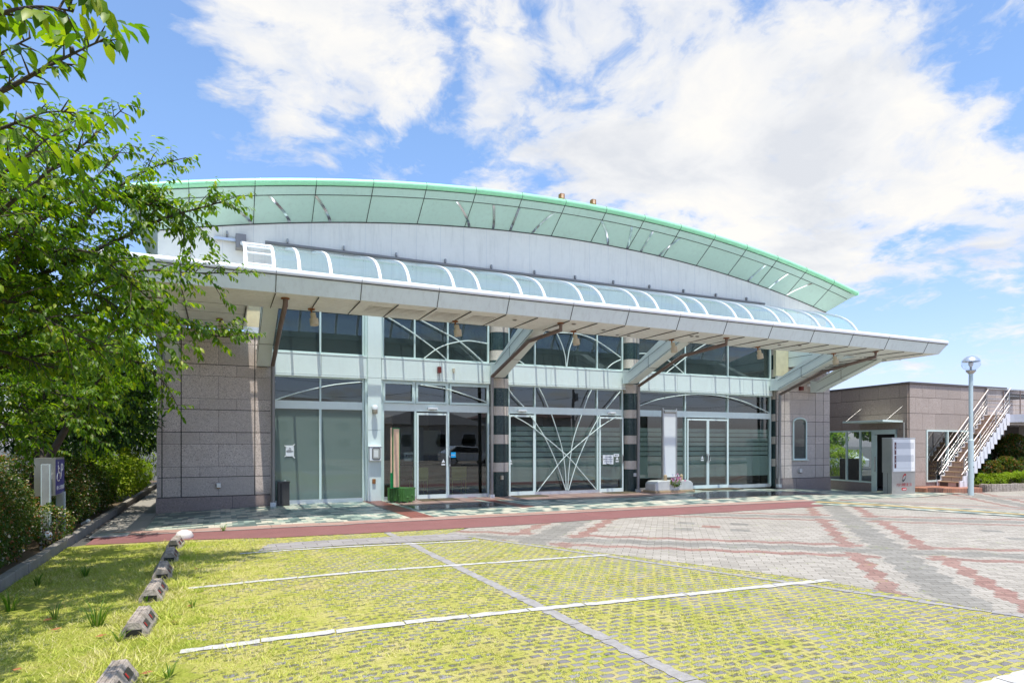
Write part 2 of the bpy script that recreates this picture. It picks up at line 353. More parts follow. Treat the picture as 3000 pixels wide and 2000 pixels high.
solid('red_asphalt', (0.21, 0.09, 0.085), 0.75, var=0.10, scale=2.0, bump=0.5, bscale=220)
solid('asphalt', (0.075, 0.073, 0.07), 0.9, var=0.15, scale=1.0, bump=0.5, bscale=200)
solid('line_white', (0.46, 0.45, 0.43), 0.8, var=0.2, scale=14, bump=0.6, bscale=80, dirt=0.3)
solid('line_grey', (0.30, 0.285, 0.275), 0.85, var=0.25, scale=14, bump=0.7, bscale=80, dirt=0.3)
solid('soil', (0.12, 0.085, 0.05), 0.95, var=0.3, scale=8, bump=0.8)

# ---------------------------------------------------------------- sky
w = bpy.data.worlds.new('World'); sc.world = w; w.use_nodes = True
nt = w.node_tree; nt.nodes.clear()
k = NT.__new__(NT); k.t = nt; k.m = None; k.out = nt.nodes.new('ShaderNodeOutputWorld')
sky = nt.nodes.new('ShaderNodeTexSky'); sky.sky_type = 'NISHITA'; sky.sun_disc = False
sd = -LD; sky.sun_elevation = math.asin(sd.z); sky.sun_rotation = math.atan2(sd.x, sd.y)
sky.air_density = 1.0; sky.dust_density = 1.2; sky.ozone_density = 1.6
dirn = k.n('ShaderNodeTexCoord').outputs['Generated']
sp = k.n('ShaderNodeSeparateXYZ', {'Vector': dirn})
zz = k.math('ADD', k.math('MAXIMUM', sp.outputs[2], 0.0), 0.22)
pl = k.n('ShaderNodeCombineXYZ', {0: k.math('DIVIDE', sp.outputs[0], zz), 1: k.math('DIVIDE', sp.outputs[1], zz), 2: 3.7}).outputs[0]
wv = k.n('ShaderNodeTexNoise', {'Vector': pl, 'Scale': 2.2, 'Detail': 4.0}).outputs['Color']
pl2 = k.n('ShaderNodeVectorMath', {0: pl, 1: k.n('ShaderNodeVectorMath', {0: wv, 'Scale': 0.28}, operation='SCALE').outputs[0]}, operation='ADD').outputs[0]
fb = k.noise(pl2, 2.3, 12, 0.60)
fb2 = k.noise(pl2, 9.0, 8, 0.62)
dens = k.math('ADD', k.math('MULTIPLY', fb, 1.35), k.math('MULTIPLY', fb2, 0.60))
dens = k.math('SUBTRACT', dens, 0.50)
def blob(px, py, rad, wgt):
    v = atD(px, py, 1.0) - Vector((0, 0, EYE)); v.normalize()
    dt = k.n('ShaderNodeVectorMath', {0: dirn, 1: tuple(v)}, operation='DOT_PRODUCT').outputs['Value']
    c0 = math.cos(R(rad)); 
    t = k.math('DIVIDE', k.math('SUBTRACT', dt, c0), 1-c0, clamp=True)
    return k.math('MULTIPLY', k.math('POWER', t, 0.8), wgt*0.60)
BL = [(650, 150, 11, .17), (950, 180, 11, .20), (1250, 60, 11, .20), (620, 330, 6, .08), (1320, 300, 6, .12), (1450, 450, 7, .17), (1700, 380, 11, .22), (1750, 120, 11, .20), (2100, 250, 14, .20),
      (2400, 60, 10, .18), (1500, 640, 6, .05), (2000, 560, 9, .18), (2500, 420, 13, .20), (2450, 720, 8, .20), (2750, 640, 12, .20), (2900, 300, 10, .20), (2200, 560, 9, .16), (1700, 520, 6, .10),
      (300, 500, 14, -.22), (980, 420, 7, -.14), (800, 480, 9, -.20), (2250, 750, 4, -.14), (2650, 1000, 9, -.12), (2350, 230, 4.5, -.22), (2700, 110, 4.5, -.20), (2480, 620, 3, -.16), (1900, 700, 3, -.10), (1240, 420, 4, -.14), (350, 100, 7, -.22), (1350, 20, 3, -.10), (2250, 60, 3, -0.06), (1300, 480, 4, -.10), (2900, 870, 5, .10), (2600, 860, 6, -.2)]
for b in BL: dens = k.math('ADD', dens, blob(*b))
cl = k.ramp(dens, [(0.52, (0, 0, 0)), (0.59, (0.30,)*3), (0.67, (0.80,)*3), (0.78, (1, 1, 1))])
pl3 = k.n('ShaderNodeVectorMath', {0: pl2, 1: (0.03, 0.09, 0.0)}, operation='ADD').outputs[0]
shade = k.noise(pl3, 2.6, 9, 0.6)
cc_ = k.ramp(shade, [(0.34, (0.80, 0.83, 0.89)), (0.48, (0.95, 0.96, 0.98)), (0.60, (1.06, 1.04, 1.0))])
lowf = k.math('SUBTRACT', 1.0, k.math('DIVIDE', k.math('MAXIMUM', sp.outputs[2], 0.0), 0.42), clamp=True)
skyc = k.mix(1.0, sky.outputs[0], k.mix(lowf, (0.80, 0.90, 0.99), (0.74, 0.70, 0.93)), 'MULTIPLY')
bg = k.n('ShaderNodeBackground', {'Color': skyc, 'Strength': 0.125}).outputs[0]
bg2 = k.n('ShaderNodeBackground', {'Color': cc_, 'Strength': 0.44}).outputs[0]
mx = k.n('ShaderNodeMixShader', {0: cl, 1: bg, 2: bg2}).outputs[0]
nt.links.new(mx, k.out.inputs[0])
# ================================================================ mesh helpers
class MB:
    """collects shapes that become ONE mesh object (one part)"""
    def __init__(s): s.v = []; s.f = []; s.mi = []; s.ms = []; s.sm = []
    def _m(s, m):
        if m not in s.ms: s.ms.append(m)
        return s.ms.index(m)
    def add(s, vs, fs, m, smooth=False):
        o = len(s.v); s.v += [tuple(v) for v in vs]; i = s._m(m)
        for f in fs: s.f.append(tuple(o+a for a in f)); s.mi.append(i); s.sm.append(smooth)
        return s
    def box(s, x0, x1, y0, y1, z0, z1, m):
        v = [(x0,y0,z0),(x1,y0,z0),(x1,y1,z0),(x0,y1,z0),(x0,y0,z1),(x1,y0,z1),(x1,y1,z1),(x0,y1,z1)]
        return s.add(v, [(0,3,2,1),(4,5,6,7),(0,1,5,4),(1,2,6,5),(2,3,7,6),(3,0,4,7)], m)
    def obox(s, o, ux, uy, uz, lx, ly, lz, m):
        """box from corner o along unit vectors"""
        o = Vector(o); ux, uy, uz = Vector(ux)*lx, Vector(uy)*ly, Vector(uz)*lz
        v = [o, o+ux, o+ux+uy, o+uy, o+uz, o+ux+uz, o+ux+uy+uz, o+uy+uz]
        return s.add(v, [(0,3,2,1),(4,5,6,7),(0,1,5,4),(1,2,6,5),(2,3,7,6),(3,0,4,7)], m)
    def tube(s, pts, r, m, n=8, cap=True, smooth=True):
        pts = [Vector(p) for p in pts]; rs = r if isinstance(r, (list, tuple)) else [r]*len(pts)
        rings = []; prev = None
        for i, p in enumerate(pts):
            a = pts[max(i-1, 0)]; b = pts[min(i+1, len(pts)-1)]
            t = (b-a).normalized() if (b-a).length > 1e-9 else Vector((0, 0, 1))
            if prev is None:
                u = t.orthogonal().normalized()
            else:
                u = (prev - t*prev.dot(t)); u = u.normalized() if u.length > 1e-6 else t.orthogonal().normalized()
            prev = u; w_ = t.cross(u)
            rings.append([p + (u*math.cos(2*math.pi*j/n)+w_*math.sin(2*math.pi*j/n))*rs[i] for j in range(n)])
        vs = [q for rg in rings for q in rg]; fs = []
        for i in range(len(rings)-1):
            for j in range(n):
                fs.append((i*n+j, i*n+(j+1) % n, (i+1)*n+(j+1) % n, (i+1)*n+j))
        s.add(vs, fs, m, smooth)
        if cap:
            s.add(rings[0], [tuple(range(n-1, -1, -1))], m); s.add(rings[-1], [tuple(range(n))], m)
        return s
    def cyl(s, x, y, z0, z1, r, m, n=20, r2=None): return s.tube([(x, y, z0), (x, y, z1)], [r, r2 if r2 is not None else r], m, n)
    def lathe(s, x, y, prof, m, n=24):
        vs = []; fs = []
        for (r, z) in prof:
            for j in range(n): vs.append((x+r*math.cos(2*math.pi*j/n), y+r*math.sin(2*math.pi*j/n), z))
        for i in range(len(prof)-1):
            for j in range(n): fs.append((i*n+j, i*n+(j+1) % n, (i+1)*n+(j+1) % n, (i+1)*n+j))
        return s.add(vs, fs, m, True)
    def quad(s, a, b, c, d, m, smooth=False): return s.add([a, b, c, d], [(0, 1, 2, 3)], m, smooth)
    def prism(s, poly, d, m):
        """polygon (list of 3D points) extruded by vector d"""
        n = len(poly); d = Vector(d); vs = [Vector(p) for p in poly]; vs += [p+d for p in vs]
        fs = [tuple(range(n))[::-1], tuple(range(n, 2*n))] + [(i, (i+1) % n, n+(i+1) % n, n+i) for i in range(n)]
        return s.add(vs, fs, m)
    def build(s, name, parent=None, recalc=True, bevel=0.0):
        me = bpy.data.meshes.new(name); me.from_pydata(s.v, [], s.f)
        for m in s.ms: me.materials.append(MT[m])
        me.polygons.foreach_set('material_index', s.mi); me.polygons.foreach_set('use_smooth', s.sm)
        if recalc:
            bm = bmesh.new(); bm.from_mesh(me); bmesh.ops.recalc_face_normals(bm, faces=bm.faces); bm.to_mesh(me); bm.free()
        o = bpy.data.objects.new(name, me); col.objects.link(o)
        if parent is not None: o.parent = parent; o.matrix_parent_inverse = Matrix.Translation(-parent_loc(parent))
        if bevel:
            b = o.modifiers.new('bevel', 'BEVEL'); b.width = bevel; b.segments = 2; b.limit_method = 'ANGLE'
        return o
def parent_loc(p):
    return Vector(p.location) if p.parent is None else Vector((0, 0, 0))   # parts sit at the world origin
def tag(o, label=None, cat=None, group=None, kind=None):
    if label: o['label'] = label
    if cat: o['category'] = cat
    if group: o['group'] = group
    if kind: o['kind'] = kind
    return o
def thing(name, label, cat, loc=(0, 0, 0), group=None):
    o = bpy.data.objects.new(name, None); col.objects.link(o); o.location = loc; o.empty_display_size = 0.2
    return tag(o, label, cat, group)
def copy_tree(o, parent=None):
    c = o.copy(); col.objects.link(c)
    if parent is not None: c.parent = parent
    for ch in [x for x in CH.get(o.name, [])]: copy_tree(ch, c)
    return c
CH = {}
def reg(root):
    """remember the children of a prototype so that it can be copied"""
    for o in bpy.data.objects:
        if o.parent is not None: CH.setdefault(o.parent.name, [])
        if o.parent is not None and o not in CH[o.parent.name]: CH[o.parent.name].append(o)
def text(body, size, m, place, name, parent, align='CENTER', depth=0.002, squeeze=1.0):
    """flat lettering as a mesh; place is a 4x4 matrix whose XY plane carries the text"""
    cu = bpy.data.curves.new(name, 'FONT'); cu.body = body; cu.size = size; cu.align_x = align; cu.align_y = 'CENTER'; cu.extrude = depth; cu.resolution_u = 3
    o = bpy.data.objects.new(name+'_tmp', cu); col.objects.link(o)
    dg = bpy.context.evaluated_depsgraph_get(); me = bpy.data.meshes.new_from_object(o.evaluated_get(dg)); bpy.data.objects.remove(o)
    me.transform(place @ Matrix.Diagonal((squeeze, 1, 1, 1))); me.materials.clear(); me.materials.append(MT[m])
    for p in me.polygons: p.material_index = 0
    ob = bpy.data.objects.new(name, me); col.objects.link(ob)
    if parent is not None: ob.parent = parent; ob.matrix_parent_inverse = Matrix.Translation(-parent_loc(parent))
    return ob
def faceY(x, y, z):  # text plane facing -Y
    return Matrix.Translation((x, y, z)) @ Matrix.Rotation(R(90), 4, 'X')

# ================================================================ ground sheets
def sheet(name, poly, off, mat, step=0.5, kind='structure'):
    bm = bmesh.new(); vs = [bm.verts.new((p[0], p[1], 0)) for p in poly]; bm.faces.new(vs)
    xs = [p[0] for p in poly]; ys = [p[1] for p in poly]
    x = math.floor(max(min(xs), -4)/step)*step
    while x < min(max(xs), 25):
        bmesh.ops.bisect_plane(bm, geom=bm.verts[:]+bm.edges[:]+bm.faces[:], plane_co=(x, 0, 0), plane_no=(1, 0, 0)); x += step
    y = math.floor(max(min(ys), 13.5)/step)*step
    while y < min(max(ys), 20):
        if max(xs) > 19: bmesh.ops.bisect_plane(bm, geom=bm.verts[:]+bm.edges[:]+bm.faces[:], plane_co=(0, y, 0), plane_no=(0, 1, 0))
        y += step
    for v in bm.verts: v.co.z = gz(v.co.x, v.co.y) + off
    bmesh.ops.recalc_face_normals(bm, faces=bm.faces)
    if sum(f.normal.z for f in bm.faces) < 0: bmesh.ops.reverse_faces(bm, faces=bm.faces)
    me = bpy.data.meshes.new(name); bm.to_mesh(me); bm.free(); me.materials.append(MT[mat])
    o = bpy.data.objects.new(name, me); col.objects.link(o)
    if kind: o['kind'] = kind
    return o
g2 = lambda pts: [(G(*p).x, G(*p).y) for p in pts]
RU = g2([(287, 1571), (400, 1567), (700, 1553.5), (1000, 1539), (1050, 1534.4), (1500, 1512), (1900, 1490.8), (2123, 1480), (2392, 1468)])
RL = g2([(249, 1597), (538, 1582), (816, 1575), (1010, 1565), (1371.6, 1546), (1500, 1539), (1750, 1521.8), (2164.5, 1497), (2413, 1482.4)])
EDGE = g2([(1313, 1562), (1540, 1590), (1824, 1626), (2100, 1660), (2423, 1703), (3000, 1805)])
sheet('ground', [(-400, -400), (400, -400), (400, 600), (-400, 600)], -0.03, 'asphalt', 1.0)
sheet('parking_paving', [(-2.3, -3.0)] + [(-2.3, 12.6)] + [(p[0], p[1]+0.05) for p in RL[:5]] + EDGE + [(7.3, -3)], 0.0, 'parking')
sheet('lawn', [(-2.3, -3.0), (-2.3, 12.7), (-1.2, 12.3), (-0.2, 11.9)] + [(-.25+.35*math.sin(q*2.1)*math.cos(q*5.3)+.12*math.sin(q*17), 11.9-q*.13) for q in range(1, 100)] + [(-0.3, -3)], 0.004, 'lawn')
plz = [(EDGE[0][0], EDGE[0][1]), RL[4]] + RL[5:] + [RU[-1], (24.2, 13.9), (28, 13.9), (60, 13.4), (60, -60), (7.3, -60), (7.3, -3)] + EDGE[::-1][:-1]
sheet('plaza_paving', plz, 0.002, 'plaza')
sheet('asphalt_apron', [(4.2, -3), (7.45, -3), (7.45, 2.56), (4.2, 2.52)], 0.006, 'grey_paver')
sheet('red_path', RL + RU[::-1], 0.008, 'red_asphalt')
floor_pts = [(-1.7, 17.9)] + RU + [(24.3, 14.0), (24.3, 22), (19, 22), (19, 17.9)]
sheet('canopy_floor', floor_pts, 0.004, 'tiles')
def band_of(line, w0, w1, a=0, b=None):
    """strip between two offsets (towards the building) of a ground line"""
    L = [Vector((p[0], p[1])) for p in line][a:b]; lo = []; hi = []
    for i, p in enumerate(L):
        t = (L[min(i+1, len(L)-1)]-L[max(i-1, 0)]).normalized(); n_ = Vector((-t.y, t.x))
        lo.append(tuple(p+n_*w0)); hi.append(tuple(p+n_*w1))
    return lo + hi[::-1]
sheet('pink_border', band_of(RU, 0.03, 0.50), 0.012, 'pink_slab')
sheet('edge_line', band_of(RU, -0.02, 0.035), 0.016, 'line_grey')
sheet('pink_crossing', [(3.75, RU[4][1]+.3), (4.25, RU[4][1]+.3), (4.1, 17.85), (3.6, 17.85)], 0.011, 'red_tile')
sheet('pink_crossing', [(6.9, 14.4), (7.3, 14.5), (7.0, 17.85), (6.7, 17.85)], 0.011, 'red_tile')
sheet('entrance_apron', [(4.3, 16.1), (6.6, 16.1), (6.6, 17.85), (4.3, 17.85)], 0.0105, 'pink_slab')
sheet('dark_inlay', [(4.35, 14.9), (6.75, 15.0), (6.75, 15.9), (4.35, 15.9)], 0.0115, 'dark_slab')
arc_ = [(7.5, 17.85)] + [(10.6-4.2*math.cos(R(a)), 17.9-2.1*math.sin(R(a))) for a in range(10, 175, 10)] + [(14.8, 17.85)]
sheet('entrance_apron', arc_, 0.0112, 'pink_slab')
sheet('dark_inlay', [(12.6, 14.3), (18.3, 14.6), (18.3, 16.2), (14.6, 16.6), (13.2, 15.6)], 0.0118, 'dark_slab')
yl = g2([(2392, 1471), (2600, 1482), (3000, 1508.6)]); yl += [(yl[2][0]+(yl[2][0]-yl[1][0])*1.5, yl[2][1]+(yl[2][1]-yl[1][1])*1.5)]
sheet('mosaic_strip', band_of(yl, -0.75, 0.75), 0.014, 'tiles')
sheet('tactile_strip', band_of(yl, -0.2, 0.2), 0.022, 'yellow_tactile')
sheet('paver_strip', [(0.5, 10.32), (3.85, 9.95), (3.8, 10.7), (0.7, 10.95)], 0.010, 'grey_paver')
sheet('side_walkway', [(-2.2, 14.1), (-1.35, 14.0), (-1.35, 32), (-2.2, 32)], 0.010, 'walk_conc')
sheet('planting_bed', [(-14, -6), (-2.44, -6), (-2.44, 34), (-14, 34)], 0.02, 'soil')
# painted lines: concrete strips flush with the blocks, broken at every unit
def strip_line(a, b, wd, mat, seg, gap, off):
    a = Vector(a); b = Vector(b); t = (b-a); L = t.length; t.normalize(); n_ = Vector((-t.y, t.x)); m = MB(); s0 = 0
    rr = random.Random(3)
    while s0 < L:
        e = min(s0+seg, L); k0 = rr.uniform(-.006, .006)
        npt = max(2, int((e-s0)/0.07)+1); up = []; dn = []
        for i in range(npt):
            q = a+t*(s0+gap/2+(e-s0-gap)*i/(npt-1)); j = rr.uniform(-.016, .014); j2 = rr.uniform(-.016, .014)
            up.append(q+n_*(wd/2+k0+j)); dn.append(q-n_*(wd/2-k0+j2))
        for i in range(npt-1):
            z = [gz(q.x, q.y)+off for q in (up[i], up[i+1], dn[i+1], dn[i])]
            m.quad((*dn[i], z[3]), (*dn[i+1], z[2]), (*up[i+1], z[1]), (*up[i], z[0]), mat)
        s0 = e
    return m
for nm, a, b, wd, mt in (('parking_line', (548, 1724), (1786, 1625), .095, 'line_white'), ('parking_line', (525, 1910), (2430, 1699), .11, 'line_white'), ('parking_line', (701, 1622), (1403, 1584), .09, 'line_white')):
    A = G(*a); B = G(*b); tag(strip_line((A.x, A.y), (B.x, B.y), wd, mt, 0.6, 0.012, 0.0075).build(nm), kind='structure')
tag(strip_line((4.2, 2.48), (8.0, 2.50), .16, 'line_white', 0.6, 0.012, 0.010).build('parking_line'), kind='structure')
tag(strip_line((2.74, 11.4), (2.92, 1.5), .125, 'line_grey', 0.5, 0.01, 0.0045).build('parking_line'), kind='structure')
tag(strip_line(tuple(EDGE[0]), tuple(EDGE[-1]), .10, 'line_grey', 0.6, 0.01, 0.005).build('paving_edge'), kind='structure')
# kerb
m = MB(); y = -1.0; rr = random.Random(5)
while y < 30:
    L = 0.6; x = -2.38 + 0.0*y; z = gz(-2.3)
    m.box(x-0.055+rr.uniform(-.006, .006), x+0.055+rr.uniform(-.006, .006), y, y+L-0.012, z-0.1, z+0.13+rr.uniform(-.006, .006), 'concrete'); y += L
tag(m.build('kerb', bevel=0.012), kind='structure')

# ================================================================ main building
YF = 17.9
B = thing('event_hall', 'low funeral hall with arched green roof, glazed front and long white canopy', 'building', (10.3, 18, 0))
COURSE = [(-0.2, .285, 'P'), (.285, .77, 'T'), (.77, 1.035, 'S'), (1.035, 1.60, 'T'), (1.60, 1.89, 'S'), (1.89, 2.455, 'T'), (2.455, 2.74, 'S'), (2.74, 3.305, 'T'), (3.305, 3.59, 'S'), (3.59, 4.15, 'T'), (4.15, 4.43, 'S'), (4.43, 4.98, 'T'), (4.98, 5.27, 'S')]
def panel_block(m, x0, x1, y, ztop, cols, splitT, splitS, plinth_splits, hole=None):
    """stone cladding: real panels with open joints over a dark backing"""
    m.box(x0+.02, x1-.02, y+.02, YF+.6, -0.45, ztop, 'joint')
    for (a, b, t) in COURSE:
        if a >= ztop: break
        b = min(b, ztop)
        thick = a in (.285, .77, 1.89, 2.455, 3.59)
        za = a+(.014 if thick else .004); zb = b-.004
        if t == 'P':
            e = [x0-.02]+plinth_splits+[x1+.02]
            for i in range(len(e)-1): m.box(e[i]+.004, e[i+1]-.004, y-.035, y+.06, -0.45, b-.006, 'stone_plinth')
            continue
        for ci in range(len(cols)-1):
            sp = [cols[ci]] + [q for q in (splitT if t == 'T' else splitS) if cols[ci] < q < cols[ci+1]] + [cols[ci+1]]
            for i in range(len(sp)-1):
                ga = .012 if i == 0 and ci > 0 else (.003 if i else 0); gb = .012 if i == len(sp)-2 and ci < len(cols)-2 else (.003 if i < len(sp)-2 else 0)
                xa, xb = sp[i]+ga, sp[i+1]-gb
                if hole and hole[0] < xb and hole[1] > xa and hole[2] < zb and hole[3] > za:
                    h0, h1, h2, h3 = hole
                    if xa < h0: m.box(xa, h0, y, y+.05, za, zb, 'stone')
                    if xb > h1: m.box(h1, xb, y, y+.05, za, zb, 'stone')
                    if za < h2: m.box(max(xa, h0), min(xb, h1), y, y+.05, za, h2-.002, 'stone')
                    if zb > h3: m.box(max(xa, h0), min(xb, h1), y, y+.05, h3+.002, zb, 'stone')
                else: m.box(xa, xb, y, y+.05, za, zb, 'stone')
x_ = lambda px: XF(px, 17.65)
m = MB(); panel_block(m, -1.41, 1.2, 17.65, 4.48, [-1.41, x_(474.4), x_(530.7), x_(746.6), 1.2], [x_(640.6)], [x_(585.7), x_(693.6)], [x_(681)])
m.box(-1.41, -1.35, 17.72, 34, -.45, 5.6, 'stone'); m.box(0.55, 1.15, 17.60, 17.66, 4.44, 4.60, 'alu')
m.box(0.55, 1.2, 17.72, 17.8, 4.6, 5.4, 'conc_lit_yellow'); m.build('stone_wall', B)
m = MB(); RW0, RW1 = x_(2320), x_(2358)
panel_block(m, x_(2276), 21.95, 17.65, 4.48, [x_(2276), x_(2298.4), x_(2389), x_(2412.5), 21.95], [x_(2344)], [x_(2322), x_(2368)], [x_(2331)], hole=(19.93, 20.62, 1.01, 2.46))
m.box(21.9, 21.95, 17.72, 34, -.45, 5.6, 'stone'); m.box(x_(2272), x_(2308), 17.55, 17.66, 4.0, 4.16, 'alu')
m.box(x_(2272), x_(2308), 17.62, 17.75, 4.16, 5.3, 'conc_lit_yellow'); m.build('stone_wall', B)
# arched little window in the right stone wall
W = MB(); cx = 20.275; pts = []
prof = [(19.93, 1.01), (20.62, 1.01), (20.62, 2.42)] + [(cx+.345*math.cos(R(a)), 2.42+.17*math.sin(R(a))) for a in range(15, 180, 15)] + [(19.93, 2.42)]
for i in range(len(prof)):
    a, b = prof[i], prof[(i+1) % len(prof)]
    W.tube([(a[0], 17.62, a[1]), (b[0], 17.62, b[1])], 0.035, 'frame', 6)
W.box(19.88, 20.68, 17.56, 17.66, .97, 1.0, 'frame')
# granite infill above the arch
wo = W.build('window', B); tag(wo, 'narrow window with an arched top in the right stone wall')
P = MB(); P.prism([(a, 17.64, b) for a, b in prof], (0, .01, 0), 'glass_upper'); P.build('pane', wo)
P = MB()
for s_ in (1, -1):
    q = [(cx+s_*.36*math.cos(R(a)), 17.66, 2.42+.18*math.sin(R(a))) for a in range(0, 91, 15)]
    P.prism([(cx+s_*.345, 17.66, 2.42)] + [(cx+s_*.345, 17.66, 2.62), (cx, 17.66, 2.62)] + q[::-1], (0, .03, 0), 'stone')
P.build('arch_infill', B)

# ---- glazing bays. each bay is a 'window' (frame) with panes
def bay(x0, x1, mull_low, mull_up, label, gl_low, gl_cl='glass_clear', skip=(), sill=True):
    f = MB(); y0, y1 = 17.86, 17.98
    def V(x, z0, z1, w_=.045): f.box(x-w_/2, x+w_/2, y0, y1, z0, z1, 'frame')
    for x in (x0+.03, x1-.03): V(x, 0.0, 5.5, .06)
    f.box(x0+.06, x1-.06, y0+.004, y1, 2.545, 2.76, 'band')          # transom
    f.box(x0+.06, x1-.06, y0+.004, y1, 3.38, 3.44, 'frame'); f.box(x0+.06, x1-.06, y0+.004, y1, 4.05, 4.09, 'frame'); f.box(x0+.06, x1-.06, y0+.004, y1, 5.42, 5.5, 'frame')
    if sill: f.box(x0+.06, x1-.06, y0-.02, y1, -.02, .10, 'alu')
    lows = [x0+.06]+list(mull_low)+[x1-.06]; ups = [x0+.06]+list(mull_up)+[x1-.06]
    for x in mull_low: V(x, .10, 2.545, .06)
    for x in mull_up: V(x, 2.76, 3.38); V(x, 4.09, 5.42)
    w0 = f.build('window', B); tag(w0, label)
    for i in range(len(lows)-1):
        if i in skip: continue
        P = MB(); P.box(lows[i], lows[i+1], 17.915, 17.925, .10, 2.545, gl_low); P.build('pane', w0)
    for i in range(len(ups)-1):
        P = MB(); P.box(ups[i], ups[i+1], 17.915, 17.925, 2.76, 3.38, gl_cl); P.build('pane', w0)
        P = MB(); P.box(ups[i], ups[i+1], 17.915, 17.925, 4.09, 5.42, 'glass_upper'); P.build('pane', w0)
    return w0
bay(1.2, XF(1067), [XF(938)], [XF(938)], 'frosted grey glazing bay beside the left stone wall', 'glass_film', 'glass_upper')
w2 = bay(XF(1118), XF(1432), [XF(1216), XF(1312)], [XF(1214), XF(1311)], 'clear glazing bay with the reception behind it', 'glass_clear', skip=(1,))
w3 = bay(XF(1486), XF(1824), [XF(1566), XF(1749)], [XF(1566), XF(1748)], 'glazing bay with fan shaped white bars', 'glass_clear', skip=(0, 2))
w4 = bay(XF(1866), XF(2257), [XF(2006), XF(2131)], [XF(2006), XF(2131)], 'glazing bay with the double door', 'glass_clear', skip=(1,))
# opening sashes of the clerestory in bay two
f = MB()
for a, b in ((1120, 1213), (1216, 1310), (1314, 1430)):
    a, b = XF(a)+.01, XF(b)-.01
    for (p, q, r_, s_) in ((a, b, 2.77, 2.83), (a, b, 3.31, 3.37), (a, a+.06, 2.83, 3.31), (b-.06, b, 2.83, 3.31)): f.box(p, q, 17.83, 17.90, r_, s_, 'frame')
f.build('sash', B)
def door(x0, x1, label, handle_x, sensor=True, gl='glass_clear'):
    d = MB()
    for (p, q, r_, s_) in ((x0, x0+.05, .01, 2.5), (x1-.05, x1, .01, 2.5), (x0+.05, x1-.05, .01, .13), (x0+.05, x1-.05, 2.44, 2.5)): d.box(p, q, 17.81, 17.855, r_, s_, 'frame' if r_ < .1 and False else 'band')
    o = d.build('door', B); tag(o, label)
    P = MB(); P.box(x0+.05, x1-.05, 17.83, 17.838, .13, 2.44, gl); P.build('pane', o)
    if handle_x is not None:
        h = MB(); h.box(handle_x-.022, handle_x+.022, 17.79, 17.812, .95, 1.25, 'brushed'); h.box(handle_x-.012, handle_x+.012, 17.782, 17.79, 1.0, 1.2, 'black'); h.build('handle', o)
    if sensor:
        s_ = MB(); c = (x0+x1)/2; s_.box(c-.14, c+.14, 17.76, 17.86, 2.60, 2.665, 'paper'); s_.box(c-.12, c+.12, 17.758, 17.77, 2.598, 2.612, 'black'); s_.build('door_sensor', B)
    return o
door(XF(1219), XF(1309), 'sliding glass door of the reception bay', XF(1314))
door(XF(1488), XF(1563), 'left sliding door beside the fan bars', None)
door(XF(1752), XF(1822), 'right sliding door carrying the paper notice', XF(1820.5))
xm = XF(2069); door(XF(2009), xm-.006, 'left leaf of the double door', xm-.05, False); door(xm+.006, XF(2128), 'right leaf of the double door', xm+.05, False)
# frosted film behind the two right hand bays
for (a, b) in ((1488, 1822), (1870, 2252)):
    P = MB(); P.box(XF(a), XF(b), 17.945, 17.950, .42, 2.15, 'film'); P.build('window_film', B)
# spandrel band
for (a, b, js) in ((.0, .0, ()),):
    pass
def spandrel(x0, x1, js, y=17.78):
    m = MB(); e = [x0]+js+[x1]
    for i in range(len(e)-1): m.box(e[i]+.004, e[i+1]-.004, y, y+.12, 3.475, 4.0, 'band')
    m.box(x0, x1, y+.015, YF+.3, 3.46, 4.02, 'joint')
    m.box(x0-.005, x1+.005, y-.01, y+.16, 4.008, 4.045, 'band'); m.box(x0-.005, x1+.005, y-.01, y+.16, 3.42, 3.466, 'band')
    m.build('spandrel', B)
spandrel(1.25, 3.70, [XF(940.5)]); spandrel(4.12, XF(1444, 17.78), [XF(1284)]); spandrel(XF(1486, 17.78), XF(1834, 17.78), [XF(1609), XF(1722)]); spandrel(XF(1868, 17.78), XF(2263, 17.78), [XF(1978), XF(2079), XF(2172)])
m = MB(); 
for (a, b) in ((0.0, 1.985), (1.995, 3.44), (3.45, 3.99), (4.0, 5.5)): m.box(3.725, 4.095, 17.74, 17.9, a, b, 'band')
m.box(3.66, 4.15, 17.80, 17.97, 0, 5.5, 'frame'); m.build('pilaster', B)
# striped half round columns
BEIGE = [(.756, 1.04), (1.60, 1.885), (2.46, 2.74), (3.29, 3.585), (4.13, 4.43), (4.98, 5.30)]
def column(cx, r):
    m = MB(); zs = [0.0]
    for a, b in BEIGE: zs += [a, b]
    zs += [5.5]
    for i in range(len(zs)-1):
        mt = 'stone_beige' if i % 2 else 'stone_green'; n = 14
        ring = [(cx-r*math.cos(math.pi*j/n), 17.80-r*.72*math.sin(math.pi*j/n)) for j in range(n+1)]
        ring = [(cx-r, 18.0)]+ring+[(cx+r, 18.0)]
        vs = [(a, b, zs[i]+.002) for a, b in ring]+[(a, b, zs[i+1]-.002) for a, b in ring]; k_ = len(ring)
        m.add(vs, [(j, j+1, k_+j+1, k_+j) for j in range(k_-1)], mt, False)
        m.add([(a, b, zs[i+1]-.002) for a, b in ring], [tuple(range(k_))], mt)
    m.box(cx-r+.02, cx+r-.02, 17.84, 18.0, 0, 5.5, 'joint'); m.box(cx+.055, cx+.065, 17.80-r*.72-.004, 17.8, 0, 5.45, 'joint')
    m.build('column', B)
column((XF(1432)+XF(1484))/2+.02, .285); column((XF(1824)+XF(1866))/2+.01, .275); column((XF(2258)+XF(2278))/2+.02, .16)
